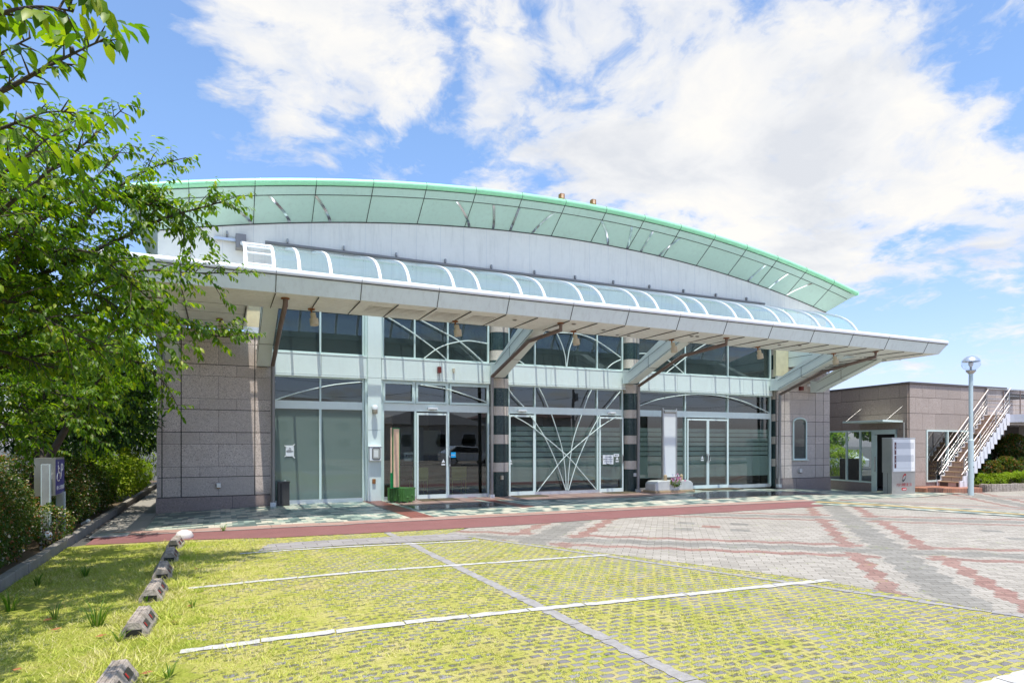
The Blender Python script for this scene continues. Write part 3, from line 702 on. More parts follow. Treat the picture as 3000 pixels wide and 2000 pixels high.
# decorative bars
def bars(lst, Y=17.80, r=.018, nm='decorative_bar'):
    for pts in lst:
        m = MB()
        P_ = [onY(a, b, Y) for a, b in pts]
        # smooth through the given points
        out = []
        for i in range(len(P_)-1):
            p0 = P_[max(i-1, 0)]; p1 = P_[i]; p2 = P_[i+1]; p3 = P_[min(i+2, len(P_)-1)]
            for s_ in range(6):
                t = s_/6; out.append(0.5*((2*p1)+(p2-p0)*t+(2*p0-5*p1+4*p2-p3)*t*t+(3*p1-p0-3*p2+p3)*t**3))
        out.append(P_[-1]); m.tube(out, r, 'tube_white', 6); m.build(nm, B)
bars([[(806, 1171), (868, 1151.3), (932.7, 1136), (987, 1125.8), (1063, 1118.5)]])
bars([[(1232, 1127), (1305.8, 1138.6), (1360, 1155), (1426, 1177.5)]])
bars([[(1125, 926), (1139, 931), (1205, 972), (1276, 1024.4), (1308, 1053)], [(1222, 932), (1290, 968), (1348.5, 1001.6), (1414.8, 1059.6)], [(1242.8, 1049.3), (1276, 1024.4), (1307, 1009.9), (1348.5, 1000.3), (1381.7, 998.7), (1429.3, 1006.5)]])
bars([[(1488, 1048), (1530, 1005), (1589, 979), (1630.4, 974.6), (1696.8, 978.8), (1750.7, 999.5), (1819.1, 1047.2)], [(1777.6, 1079.5), (1796, 1064), (1819, 1052.6)], [(1492, 1050), (1515, 1054), (1535, 1066)],
      [(1622, 955), (1630.4, 974.6), (1647, 1012), (1656, 1045), (1658.6, 1073)], [(1684, 975), (1676.8, 997.4), (1667.7, 1024.4), (1662.8, 1057.5), (1661, 1073.3)]])
bars([[(1485.3, 1134), (1506, 1161), (1535, 1191)], [(1578.6, 1135.5), (1593, 1163), (1605.6, 1192.3)], [(1734, 1140.5), (1721.7, 1165.3), (1711.3, 1195.2)], [(1817, 1146.7), (1796.3, 1171.6), (1775.6, 1196.4)]])
bars([[(1552, 1215), (1593, 1275), (1630.4, 1356), (1657.4, 1435)], [(1616, 1214), (1642.9, 1298), (1654.5, 1364), (1659, 1435)], [(1704.3, 1214), (1680.2, 1285.6), (1668.6, 1360), (1662.8, 1435)], [(1757, 1217), (1721.7, 1281.4), (1688.5, 1360.2), (1665.8, 1435)],
      [(1502, 1217), (1562, 1252.4), (1657.4, 1331.2), (1697, 1374.7), (1746.6, 1433)], [(1805, 1221), (1755, 1252.4), (1661.5, 1331.2), (1618, 1383), (1574.5, 1439)]], 17.79, .016)
bars([[(1871, 1189), (1928.2, 1169.4), (2002.8, 1157), (2065, 1155.3), (2131.3, 1163.2), (2189.4, 1179.8), (2253.6, 1208.8)], [(1868, 1036), (1903.4, 1036.8), (1957, 1055.4), (2002.8, 1092.7)], [(1953, 1091), (2002.8, 1051.3), (2050.5, 1017.3), (2085, 1000)]])

# ---- upper white wall with the arch (circle R=51.3) and the green eaves
XC = 10.3; RR = 51.3
def sag(x): return RR-math.sqrt(RR*RR-(x-XC)**2)
ZW, ZFo, ZRb, ZRt = 8.225, 8.725, 8.895, 9.06
m = MB(); N = 48; XA, XB = -1.41, 22.05
xs = [XA+(XB-XA)*i/N for i in range(N+1)]
for i in range(N):
    a, b = xs[i], xs[i+1]
    m.quad((a, 17.9, 5.5), (b, 17.9, 5.5), (b, 17.9, ZW-sag(b)+.02), (a, 17.9, ZW-sag(a)+.02), 'white_wall')
m.quad((XA, 17.9, 5.4), (XA, 34, 5.4), (XA, 34, ZW-sag(XA)), (XA, 17.9, ZW-sag(XA)), 'white_wall'); m.quad((XB, 17.9, 5.4), (XB, 34, 5.4), (XB, 34, ZW-sag(XB)), (XB, 17.9, ZW-sag(XB)), 'white_wall')
m.box(XA+.01, XB-.01, 17.91, 18.1, 5.45, 5.52, 'band')
for i in range(1, 33):   # fine panel joints
    x = XA+.73*i
    if x < XB-.1: m.box(x-.002, x+.002, 17.898, 17.902, 5.5, ZW-sag(x), 'sign_grey')
m.build('upper_wall', B)
def ring(Y, z0, s_, ext):
    """points of the arch line, stretched sideways by ext at the ends"""
    return [(XC+(x-XC)*(1+ext/11.73), Y, z0-sag(XC+(x-XC)*(1+ext/11.73))) for x in xs]
m = MB(); r0 = ring(17.9, ZW, 0, .0); r1 = ring(17.2, ZFo, 0, .38); r2 = ring(17.0, ZRb, 0, .55)
for i in range(N): m.quad(r0[i], r0[i+1], r1[i+1], r1[i], 'mint_soffit', True); 
for i in range(N): m.quad(r1[i], r1[i+1], r2[i+1], r2[i], 'mint_soffit', True)
YB = 34.0
for (e, sgn) in ((0, -1), (-1, 1)):   # the same eaves along both flanks
    a0, a1, a2 = r0[e], r1[e], r2[e]
    m.quad(a0, a1, (a1[0], YB, a1[2]), (a0[0], YB, a0[2]), 'mint_soffit'); m.quad(a1, a2, (a2[0], YB, a2[2]), (a1[0], YB, a1[2]), 'mint_soffit')
em_ = m
# joints of the eaves
m = em_; pitch = 1.4665; x = 0.779
def eave_pt(xx, s_):
    if s_ <= 1: return Vector((xx, 17.9-.7*s_, (ZW+(ZFo-ZW)*s_)-sag(xx)))
    return Vector((xx, 17.2-.2*(s_-1), (ZFo+(ZRb-ZFo)*(s_-1))-sag(xx)))
joints = [0.779+pitch*i for i in range(-1, 15)]
for x in joints:
    for a, b in ((0, 1), (1, 2)):
        m.tube([eave_pt(x, a)+Vector((0, -.004, -.004)), eave_pt(x, b)+Vector((0, -.004, -.004))], .010, 'joint', 4, False, False)
for s_ in (1.0, 1.96): m.tube([eave_pt(XA-.3+(XB-XA+.6)*i/60, s_)+Vector((0, -.004, -.006)) for i in range(61)], .009, 'joint', 4, False, False)
m.tube([eave_pt(XA+(XB-XA)*i/60, 0.0)+Vector((0, -.01, -.006)) for i in range(61)], .014, 'joint', 4, False, False)
m.build('eaves_soffit', B)
# rounded green edge
m = MB(); rr_ = .095; xs2 = [XC+(x-XC)*(1+.58/11.73) for x in xs]
segs = 8; prev = None; vs = []; fs = []
for x in xs2:
    c = Vector((x, 17.0+.02, ZRb+rr_-sag(x)))
    for j in range(segs+1):
        a = -math.pi/2 - math.pi*.9*j/segs
        vs.append(c+Vector((0, rr_*1.05*math.cos(a), rr_*math.sin(a))))
    vs.append((x, 17.6, c.z+rr_*1.2))
k_ = segs+2
for i in range(N):
    for j in range(k_-1): fs.append((i*k_+j, (i+1)*k_+j, (i+1)*k_+j+1, i*k_+j+1))
m.add(vs, fs, 'green_roll', True)
for x in joints: 
    c = Vector((x, 17.02, ZRb+rr_-sag(x))); m.tube([c+Vector((0, (rr_*1.05+.003)*math.cos(-math.pi/2-math.pi*.9*j/8), (rr_+.003)*math.sin(-math.pi/2-math.pi*.9*j/8))) for j in range(9)], .006, 'joint', 4, False, False)
for e in (0, -1):
    x = xs2[e]; zc = ZRb+rr_-sag(x); m.tube([(x, 16.95, zc), (x, YB, zc)], rr_, 'green_roll', 10)
m.build('roof_edge', B)
m = MB()
for i in range(N):
    a, b = xs2[i], xs2[i+1]; m.quad((a, 17.3, 9.06-sag(a)), (b, 17.3, 9.06-sag(b)), (b, YB, 9.06-sag(b)), (a, YB, 9.06-sag(a)), 'green_roll', True)
m.build('roof', B)
STR = [((738, 652.6), (631.6, 573)), ((848.9, 648.8), (786.8, 569)), ((966.9, 647.7), (923.3, 569)), ((1374, 663.3), (1337.2, 588.2)), ((1443.7, 669.6), (1446, 599.5)), ((1493.9, 674.7), (1521.7, 608.4)), ((1558.3, 682.2), (1625.2, 622.7)),
       ((1779.8, 716.4), (1761.3, 646.7)), ((1836, 725.9), (1850.7, 665.9)), ((1876.5, 735.1), (1913, 678.6)), ((1930, 747.2), (1993, 699.6)), ((2189, 820), (2244.5, 776.8)), ((2250.7, 841), (2310.5, 801.8)), ((2302.5, 861.6), (2380.2, 830.4))]
for (b, t) in STR:
    xb = onY(*b, 17.9).x; xt = onY(*t, 17.2).x; m = MB(); n_ = 8; L = []; Rg = []
    for i in range(n_+1):
        s_ = .03+.94*i/n_; xx = xb+(xt-xb)*s_**1.35; q0 = eave_pt(xx-.038, s_); q1 = eave_pt(xx+.038, s_); off = Vector((0, -.008, -.010)); L.append(q0+off); Rg.append(q1+off)
    for i in range(n_): m.quad(L[i], Rg[i], Rg[i+1], L[i+1], 'mirror')
    m.build('steel_strip', B)

# ---- canopy: front strip, two end slabs, fascia and roll
X0, X1 = -1.93, 21.95; YT, YBt, YI = 13.15, 13.31, 14.75; ZT, ZB = 4.895, 4.58
def soz(y): return 4.58-0.0137*(y-13.31)
m = MB()
m.quad((X0+.1, YBt, ZB), (X1-.22, YBt, ZB), (X1-.22, YI, soz(YI)), (X0+.1, YI, soz(YI)), 'soffit')
m.quad((X0+.1, YI, soz(YI)), (.54, YI, soz(YI)), (.54, 17.7, soz(17.7)), (X0+.1, 17.7, soz(17.7)), 'soffit')
m.quad((19.68, YI, soz(YI)), (X1-.22, YI, soz(YI)), (X1-.22, 19.4, soz(19.4)), (19.68, 19.4, soz(19.4)), 'soffit')
m.quad((X0+.1, 17.7, soz(17.7)), (-1.42, 17.7, soz(17.7)), (-1.42, 19.5, soz(19.4)), (X0+.1, 19.5, soz(19.4)), 'soffit')
cs_ = m
m = MB(); zt = 4.98
m.box(X0+.02, X1-.02, 13.2, YI-.02, zt-.02, zt, 'fascia'); m.box(X0+.02, .52, YI-.02, 17.85, zt-.02, zt, 'fascia'); m.box(19.70, X1-.02, YI-.02, 19.4, zt-.02, zt, 'fascia')
m.quad((X0, YI-.0, soz(YI)), (X1, YI, soz(YI)), (X1, YI, zt), (X0, YI, zt), 'soffit')
m.quad((.54, YI, soz(YI)), (.54, 17.7, soz(17.7)), (.54, 17.7, 5.5), (.54, YI, 5.0), 'soffit'); m.quad((19.68, YI, soz(YI)), (19.68, 17.9, soz(17.7)), (19.68, 17.9, 5.6), (19.68, YI, 5.0), 'band')
m.box(19.675, 19.68, 15, 17.7, 4.86, 4.875, 'joint')
m.build('canopy_deck', B)
m = MB()
m.quad((X0, YT, ZT), (X1, YT, ZT), (X1-.22, YBt, ZB), (X0+.1, YBt, ZB), 'fascia')
m.quad((X1, YT, ZT), (X1, 19.4, ZT), (X1-.22, 19.4, ZB), (X1-.22, YBt, ZB), 'fascia'); m.quad((X0, YT, ZT), (X0, 19.4, ZT), (X0+.1, 19.4, ZB), (X0+.1, YBt, ZB), 'fascia')
m.quad((X0, 19.4, ZT), (-1.4, 19.4, ZT), (-1.4, 19.4, ZB-.1), (X0+.1, 19.4, ZB-.1), 'fascia')
fj = [0.985-1.657, .985, 2.64, 4.30, 5.965, 7.64, 9.235, 10.825, 12.415, 14.065, 15.72, 17.37, 19.0, 20.93]
fj[-1] = 20.93; 
for x in fj: m.tube([(x, YT-.002, ZT), (x-.0, YBt-.002, ZB)], .009, 'joint', 4, False, False)
m.tube([(X0, YT-.003, ZT), (X1, YT-.003, ZT)], .012, 'joint', 4, False, False)
m.build('canopy_fascia', B)
m = MB()
for i in range(len(fj)-1): pass
e = [X0]+fj+[X1]
for i in range(len(e)-1): m.tube([(e[i]+.004, YT+.045, ZT+.062), (e[i+1]-.004, YT+.045, ZT+.062)], .075, 'white_roll', 12, False)
m.tube([(X0+.02, YT+.045, ZT+.062), (X1, YT+.045, ZT+.062)], .068, 'joint', 8); m.tube([(X1-.03, YT+.0, ZT+.062), (X1-.03, 19.4, ZT+.062)], .075, 'white_roll', 12); m.tube([(X0+.03, YT+.0, ZT+.062), (X0+.03, 19.4, ZT+.062)], .075, 'white_roll', 12)
m.build('canopy_roll', B)
m = cs_; sj = sorted(fj + [1.81, 3.45, 5.11, 6.78, 8.42, 10.0, 11.58, 13.2, 14.87, 16.53, 18.2, 20.0])
for x in sj: m.box(x-.006, x+.006, 13.33, 14.74, ZB-.03, soz(14.0)-.002, 'joint')
for x in (-.68, .5): m.box(x-.008, x+.008, 14.76, 17.6, ZB-.075, ZB-.03, 'joint')
for x in (20.1, 20.6, 21.1): m.box(x-.005, x+.005, 14.7, 19.3, soz(17)-.02, soz(17)-.0, 'joint')
for y in (14.75, 15.7, 16.7): m.box(X0+.12, .53, y-.004, y+.004, soz(y)-.004, soz(y)+.01, 'joint')
for (a, b) in ((2.9, 4.2), (4.4, 5.0), (5.3, 5.9)):     # louvre slots
    for i in range(6): m.box(a, b, 13.75+.13*i, 13.765+.13*i, soz(14)-.006, soz(14), 'concrete')
m.build('canopy_soffit', B, recalc=False)
# recessed downlights
for (px, py) in ((1508, 937), (1681, 949), (1768, 966), (1809, 980), (1842, 982.5), (2026, 984.5), (2043, 985), (2283, 1010), (2343, 1011.5), (2522, 1046), (2535, 1045)):
    m = MB(); z = 4.566; a, b = ray(px); t = (z-EYE)*F/(HZ-py); m.tube([(a*t, b*t, z-.012), (a*t, b*t, z+.01)], .055, 'brushed', 12); m.tube([(a*t, b*t, z-.016), (a*t, b*t, z-.008)], .038, 'black', 12); m.build('downlight', B)

# ---- glass barrel vault between canopy strip and wall
AR = [0.49, 1.06, 1.59, 2.27, 3.39, 4.08, 5.2, 5.87, 7.03, 7.71, 8.85, 9.53, 10.66, 11.35, 12.47, 13.15, 14.28, 14.95, 16.08, 16.75, 17.87, 18.55, 19.67]
VPF = [(v.x, v.y) for v in (lambda P: [0.5*((2*P[i])+(P[i+1]-P[max(i-1, 0)])*t+(2*P[max(i-1, 0)]-5*P[i]+4*P[i+1]-P[min(i+2, len(P)-1)])*t*t+(3*P[i]-P[max(i-1, 0)]-3*P[i+1]+P[min(i+2, len(P)-1)])*t**3) for i in range(len(P)-1) for t in (0, .25, .5, .75)]+[P[-1]])([Vector(q) for q in ((14.60, 4.95), (14.65, 5.2), (14.77, 5.45), (14.97, 5.72), (15.25, 5.94), (15.6, 6.11), (16.2, 6.32), (17.0, 6.55), (17.85, 6.77))])]
def vp(t, o=0.0):   # quarter ellipse, t=0 at the strip, 90 at the wall
    q = t/90*(len(VPF)-1); i = min(int(q), len(VPF)-2); f_ = q-i; a = VPF[i]; b = VPF[i+1]; y = a[0]+(b[0]-a[0])*f_; z = a[1]+(b[1]-a[1])*f_
    n_ = Vector((a[1]-b[1], b[0]-a[0])).normalized(); return (y+n_.x*o, z+n_.y*o)
for i, x in enumerate(AR):
    m = MB(); wd = .034; n_ = 24; vs = []; fs = []
    for j in range(n_+1):
        y, z = vp(90*j/n_, .03); y2, z2 = vp(90*j/n_, -.04); vs += [(x-wd, y, z), (x+wd, y, z), (x+wd, y2, z2), (x-wd, y2, z2)]
    for j in range(n_):
        for q in range(4): fs.append((j*4+q, j*4+(q+1) % 4, j*4+4+(q+1) % 4, j*4+4+q))
    m.add(vs, fs, 'white_roll', False); m.build('vault_rib', B)
for i in range(1, len(AR)-1):
    m = MB(); n_ = 14
    for j in range(n_):
        a = vp(90*j/n_); b = vp(90*(j+1)/n_); m.quad((AR[i]+.05, *a), (AR[i+1]-.05, *a), (AR[i+1]-.05, *b), (AR[i]+.05, *b), 'glass_vault', True)
    m.build('vault_pane', B)
for t in (12, 24, 37, 50, 62, 73, 82):
    y, z = vp(t); m = MB(); m.tube([(AR[0], y, z), (AR[1], y, z)], .022, 'white_roll', 8); m.build('louvre_bar', B)
m = MB()     # rails and struts inside the vault
m.tube([(.5, 15.9, 5.62), (19.6, 15.9, 5.62)], .045, 'tube_white', 8); m.tube([(.5, 17.0, 5.55), (19.6, 17.0, 5.55)], .05, 'alu', 8); m.box(.5, 19.6, 17.78, 17.88, 5.50, 5.66, 'tube_white'); m.box(.5, 19.6, 17.82, 17.88, 6.05, 6.10, 'pipe_grey')
x = 1.2
while x < 19.5: m.tube([(x, 17.85, 5.5), (x, 15.9, 5.62)], .025, 'tube_white', 6); m.tube([(x, 17.85, 6.0), (x, 17.0, 5.55)], .02, 'tube_white', 6); x += 1.15
m.box(.5, 19.68, YI, YI+.12, 4.96, 5.14, 'band')
m.build('vault_rail', B)
m = MB(); m.tube([(1.06, 17.78, 6.86), (18.6, 17.78, 6.86)], .045, 'pipe_grey', 10); m.build('blind_tube', B)
m = MB(); m.box(-.15, .55, 17.80, 17.88, 6.80, 6.87, 'alu'); m.box(.35, .6, 17.6, 17.9, 6.6, 6.95, 'pipe_grey'); m.build('blind_motor', B)
for i in range(13):
    x = .15+1.47*i; m = MB()
    if x < 18.5: m.box(x-.02, x+.02, 17.84, 17.9, 6.9, 7.05, 'pipe_grey'); m.tube([(x, 17.82, 6.95), (x, 17.82, 7.03)], .022, 'brushed', 8); m.build('tube_bracket', B)
# ---- canopy brackets
def bracket(x0, x1, y0=17.7, foot=3.60, side='band'):
    m = MB(); poly = [(y0, foot), (17.36, foot), (14.55, foot+ (17.36-14.55)*.368), (14.55, 4.95), (15.35, 4.95), (17.36, foot+.40), (y0, foot+.46)]
    m.prism([(x0, a, b) for a, b in poly], (x1-x0, 0, 0), 'band')
    for xx in (x0-.002, x1+.002):
        for dz in (.045, .355): m.tube([(xx, 17.36, foot+dz), (xx, 14.75, foot+dz+2.61*.368)], .006, 'joint', 4, False, False)
        m.tube([(xx, 16.3, foot+.39+.0), (xx, 16.3, foot+.75)], .005, 'joint', 4, False, False)
    m.tube([(x0, 16.3, foot+.385), (x1, 16.3, foot+.385)], .005, 'joint', 4, False, False)
    m.build('canopy_bracket', B)
for a, b in ((-1.2, -.9), (.84, 1.15), (7.40, 7.74), (12.17, 12.51), (18.82, 19.15), (20.87, 21.2)): bracket(a, b)
# ---- rain pipes
def rpipe(pts, vert):
    m = MB(); m.tube(pts, .052, 'pipe_brown', 12); m.tube([pts[-1], (vert[0], vert[1], .08)], .052, 'pipe_grey', 12)
    m.box(vert[0]-.07, vert[0]+.07, vert[1]-.07, vert[1]+.07, -.02, .10, 'alu'); p0 = pts[0]; m.cyl(p0[0], p0[1], p0[2]-.02, p0[2]+.0, .085, 'rust', 14)
    for z in (.78, 2.5, 3.2): m.cyl(vert[0], vert[1], z, z+.02, .058, 'alu', 12)
    m.build('rain_pipe', B)
rpipe([(1.2, 13.7, 4.57), (1.2, 13.7, 4.42), (1.22, 15.0, 4.26), (1.22, 17.38, 3.62)], (1.23, 17.46))
rpipe([(7.6, 13.7, 4.57), (7.6, 13.7, 4.40), (7.45, 15.2, 4.33), (7.33, 17.40, 3.60)], (7.34, 17.46))
rpipe([(12.9, 13.7, 4.57), (12.9, 13.7, 4.40), (12.66, 15.3, 4.25), (12.60, 17.40, 3.52)], (12.62, 17.46))
rpipe([(19.14, 13.7, 4.57), (19.14, 13.7, 4.40), (19.05, 15.5, 4.12), (18.97, 17.38, 3.45)], (19.0, 17.46))
# ---- interior
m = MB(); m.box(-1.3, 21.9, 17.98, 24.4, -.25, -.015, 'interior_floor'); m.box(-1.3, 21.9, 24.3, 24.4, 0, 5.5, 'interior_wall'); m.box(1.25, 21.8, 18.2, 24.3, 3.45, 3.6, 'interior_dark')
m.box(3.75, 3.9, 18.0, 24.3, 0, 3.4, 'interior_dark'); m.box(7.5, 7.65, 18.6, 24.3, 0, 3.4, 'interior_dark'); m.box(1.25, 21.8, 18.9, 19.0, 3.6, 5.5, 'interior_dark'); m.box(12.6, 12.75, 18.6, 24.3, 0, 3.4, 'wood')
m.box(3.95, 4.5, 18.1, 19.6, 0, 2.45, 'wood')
m.build('interior', B)
m = MB()  # stair seen through the frosted bay
m.prism([(1.3, 18.5, 0), (3.15, 18.5, 0), (3.15, 18.5, .12), (1.3, 18.5, 1.42)], (0, .06, 0), 'stair_white'); m.tube([(1.3, 18.6, 2.02), (3.1, 18.6, .88)], .028, 'tan_stone', 8)
m.build('indoor_stair', B)
m = MB()
for i in range(34):    # horizontal seams of the frosted lobby back wall
    pass
# reception desk
m = MB(); m.box(4.7, 7.4, 20.3, 20.9, 0, .92, 'wood'); m.box(4.65, 7.45, 20.25, 20.95, .92, .97, 'wood'); m.box(5.5, 6.6, 22.0, 22.3, .97, 2.2, 'house_grey'); m.box(4.4, 5.5, 23.2, 23.3, .3, 2.3, 'house_wall'); m.box(6.7, 7.4, 22.5, 22.6, 1.2, 2.1, 'house_wall')
tag(m.build('reception_desk'), 'long dark wooden reception desk behind the clear glass', 'desk')
def chair(x, y, label):
    t = thing('chair', label, 'chair', (x, y, 0), 'yellow chairs at the reception desk'); s_ = MB()
    s_.box(x-.25, x+.25, y-.03, y+.03, .50, .86, 'yellow_seat'); s_.build('backrest', t)
    s_ = MB(); s_.box(x-.25, x+.25, y, y+.45, .43, .49, 'yellow_seat'); s_.build('seat', t)
    for a in (-.23, .23):
        for b in (0, .43): s_ = MB(); s_.tube([(x+a, y+b, -.01), (x+a, y+b, .45)], .012, 'yellow_seat', 6); s_.build('leg', t)
chair(5.75, 19.5, 'yellow backed chair behind the sliding reception door'); chair(7.05, 19.5, 'yellow backed chair nearest the first striped column')
# ================================================================ fixtures on the building
SP = [(-.02, 16.4, 'over the left stone wall, half hidden by leaves'), (1.81, 14.5, 'above the frosted bay'), (5.14, 14.5, 'above the reception bay'), (8.43, 14.5, 'above the fan shaped bars'), (11.63, 14.5, 'beside the third bracket'), (14.9, 14.5, 'above the double door'), (18.21, 14.5, 'beside the right hand bracket')]
for i, (x, y, w_) in enumerate(SP):
    z = 4.56-(.03 if i == 0 else 0); t = thing('spotlight', 'cream spotlight hanging under the canopy '+w_, 'spotlight', (x, y, z), 'spotlights under the canopy')
    m = MB(); m.cyl(x, y, z-.025, z, .075, 'rust', 14); m.tube([(x, y, z), (x+.01, y, z-.10)], .018, 'rust', 8); m.build('mount', t)
    m = MB(); a = Vector((x+.03, y-.01, z-.10)); b = Vector((x+.05, y-.03, z-.22)); c = Vector((x+.06, y-.05, z-.36)); m.tube([a, b], .06, 'cream_lamp', 16); m.tube([b, c], .092, 'cream_lamp', 16); m.build('lamp_head', t)
def wall_box(name, label, cat, px, py, w_, h, d_, mt, Y, extra=None):
    p = onY(px, py, Y); m = MB(); m.box(p.x-w_/2, p.x+w_/2, Y-d_, Y, p.z-h/2, p.z+h/2, mt)
    if extra: extra(m, p)
    o = m.build(name, bevel=.006); tag(o, label, cat); return o
wall_box('socket_box', 'small grey outdoor socket box on the left stone wall', 'socket', 640.6, 1421, .10, .12, .07, 'alu', 17.65, lambda m, p: m.box(p.x-.04, p.x+.04, 17.57, 17.65, p.z-.07, p.z-.055, 'rust'))
wall_box('socket_box', 'small grey outdoor socket box on the right stone wall', 'socket', 2341, 1378, .12, .14, .10, 'alu', 17.65, lambda m, p: m.box(p.x-.04, p.x+.04, 17.53, 17.65, p.z-.09, p.z-.07, 'charcoal'))
wall_box('socket_box', 'rusty socket low on the white pilaster', 'socket', 1095, 1409, .09, .13, .05, 'rust', 17.74)
wall_box('socket_box', 'cream socket low on the first striped column', 'socket', 1469, 1398, .07, .12, .09, 'cream_lamp', 17.60)
wall_box('socket_box', 'white socket low on the second striped column', 'socket', 1858, 1390, .07, .11, .09, 'paper', 17.60)
wall_box('siren_box', 'dark red alarm box on the white band over the reception', 'alarm box', 1285, 1084, .10, .18, .12, 'red_box', 17.78)
wall_box('siren_box', 'dark red alarm box on the right stone wall', 'alarm box', 2343, 1138, .13, .15, .14, 'red_box', 17.65)
wall_box('sensor_box', 'cream sensor on the white band over the reception', 'sensor', 1328, 1085, .06, .12, .07, 'cream_lamp', 17.78)
wall_box('sensor_box', 'small cream sensor high on the right stone wall', 'sensor', 2367, 1129, .07, .10, .08, 'paper', 17.65)
wall_box('wall_camera', 'small grey camera at the top corner of the right stone wall', 'camera', 2408, 1092, .12, .12, .25, 'alu', 17.65)
# wall lamp with cap
p = onY(1095, 1200, 17.74); t = thing('wall_lamp', 'white domed wall lamp on the white pilaster', 'wall lamp', p)
m = MB(); m.box(p.x-.05, p.x+.05, 17.66, 17.74, p.z-.08, p.z+.08, 'alu'); m.build('mount', t)
m = MB(); m.lathe(p.x, 17.60, [(.0, p.z+.13), (.05, p.z+.125), (.08, p.z+.09), (.085, p.z+.03), (.085, p.z+.0)], 'paper', 20); m.lathe(p.x, 17.60, [(.075, p.z), (.075, p.z-.11), (.05, p.z-.12), (0, p.z-.12)], 'cream_lamp', 20); m.build('shade', t)
# meter box
p = onY(1097, 1328, 17.74); t = thing('meter_box', 'pale grey meter box with rounded window on the pilaster', 'meter box', p)
m = MB(); m.box(p.x-.165, p.x+.165, 17.60, 17.74, p.z-.20, p.z+.19, 'paper'); m.box(p.x-.175, p.x+.175, 17.585, 17.74, p.z+.19, p.z+.205, 'paper'); m.build('case', t, bevel=.008)
def rrect(cx, cz, a, b, r, y):
    pts = []
    for (sx, sz, a0) in ((1, 1, 0), (-1, 1, 90), (-1, -1, 180), (1, -1, 270)):
        for q in range(0, 91, 22): pts.append((cx+sx*(a-r)+r*math.cos(R(a0+q)), y, cz+sz*(b-r)+r*math.sin(R(a0+q))))
    return pts
m = MB(); m.prism(rrect(p.x+.02, p.z, .115, .165, .05, 17.592), (0, .01, 0), 'charcoal'); m.prism(rrect(p.x+.02, p.z, .095, .145, .04, 17.588), (0, .01, 0), 'house_grey'); m.box(p.x-.05, p.x+.07, 17.583, 17.59, p.z-.10, p.z+.10, 'sign_white'); m.build('meter_window', t)
# rusty roof lights
for i, (px, py) in enumerate(((1648, 584), (1740, 601))):
    x = onY(px, py, 17.15).x; z = ZRt-sag(x)-.02; t = thing('roof_light', ('left' if i == 0 else 'right')+' one of two rusty floodlights on the green roof edge', 'floodlight', (x, 17.15, z), 'rusty lights on the roof edge')
    m = MB(); m.box(x-.04, x+.10, 17.10, 17.20, z, z+.05, 'rust'); m.tube([(x-.02, 17.15, z+.03), (x-.02, 17.15, z+.10)], .02, 'rust', 6); m.build('mount', t)
    m = MB(); m.box(x-.11, x+.03, 17.07, 17.21, z+.08, z+.24, 'rust'); m.box(x-.085, x-.01, 17.062, 17.072, z+.10, z+.22, 'peach'); m.build('lamp_head', t)
# ---- paper notices
def notice(label, px0, py0, px1, py1, Y, mt='paper', name='paper_notice', cat='notice'):
    a = onY(px0, py0, Y); b = onY(px1, py1, Y); m = MB(); t = thing(name, label, cat, ((a.x+b.x)/2, Y, (a.z+b.z)/2))
    m.box(a.x, b.x, Y-.004, Y, b.z, a.z, mt)
    o = m.build('sheet', t); return t, (a.x+b.x)/2, a.z, b.z, b.x-a.x
t, cx, zt_, zb_, w_ = notice('white taped notice with a cigarette symbol on the frosted glass', 837, 1304, 861, 1336, 17.905)
m = MB(); m.box(cx-.06, cx+.035, 17.897, 17.9, zt_-.125, zt_-.115, 'ink'); m.tube([(cx-.01, 17.897, zt_-.10), (cx-.02, 17.897, zt_-.08), (cx+.01, 17.897, zt_-.065)], .004, 'ink', 4); m.tube([(cx+.03, 17.897, zt_-.10), (cx+.015, 17.897, zt_-.075), (cx-.01, 17.897, zt_-.06)], .004, 'ink', 4); m.build('symbol', t)
text('喫煙場所', .045, 'ink', faceY(cx, 17.898, zt_-.165), 'lettering', t)
m = MB()
for a in (-1, 1):
    for z in (zt_, zb_): m.obox((cx+a*w_/2-.03, 17.893, z-.02), (1, 0, a*(1 if z == zb_ else -1)*-.6), (0, 1, 0), (0, 0, 1), .06, .004, .03, 'sign_white')
m.build('tape', t)
t, cx, zt_, zb_, w_ = notice('large white paper notice with an arrow on the right sliding door', 1766, 1332, 1797, 1359, 17.825)
for i, s_ in enumerate(('こちらの扉は', '閉め切りとなります', '入り口はこちら')): text(s_, .040 if i != 1 else .036, 'ink', faceY(cx, 17.818, zt_-.07-.075*i), 'lettering', t, squeeze=1.15)
def arrow(m, cx, z, L, y, s=1.0):
    m.add([(cx-L, y, z), (cx-L+.035*s, y, z+.022*s), (cx-L+.035*s, y, z-.022*s)], [(0, 1, 2)], 'ink'); m.box(cx-L+.03*s, cx+L*.8, y-.001, y+.001, z-.007*s, z+.007*s, 'ink')
m = MB(); arrow(m, cx, zt_-.30, .07, 17.818); m.build('arrow', t)
t, cx, zt_, zb_, w_ = notice('small white arrow notice beside the sliding door frame', 1798, 1329, 1813.5, 1337, 17.825)
m = MB(); arrow(m, cx, (zt_+zb_)/2, .07, 17.818); m.build('arrow', t)
t, cx, zt_, zb_, w_ = notice('bright blue square sticker on the reception glass', 1321, 1324, 1335, 1339.5, 17.905, 'sky_sticker', 'sticker', 'sticker')
text('受付中', .045, 'paper', faceY(cx, 17.899, (zt_+zb_)/2-.01), 'lettering', t)
t, cx, zt_, zb_, w_ = notice('grey arrow sign for the family room behind the reception glass', 1184, 1324, 1211, 1349, 18.3, 'sign_grey', 'direction_sign', 'sign')
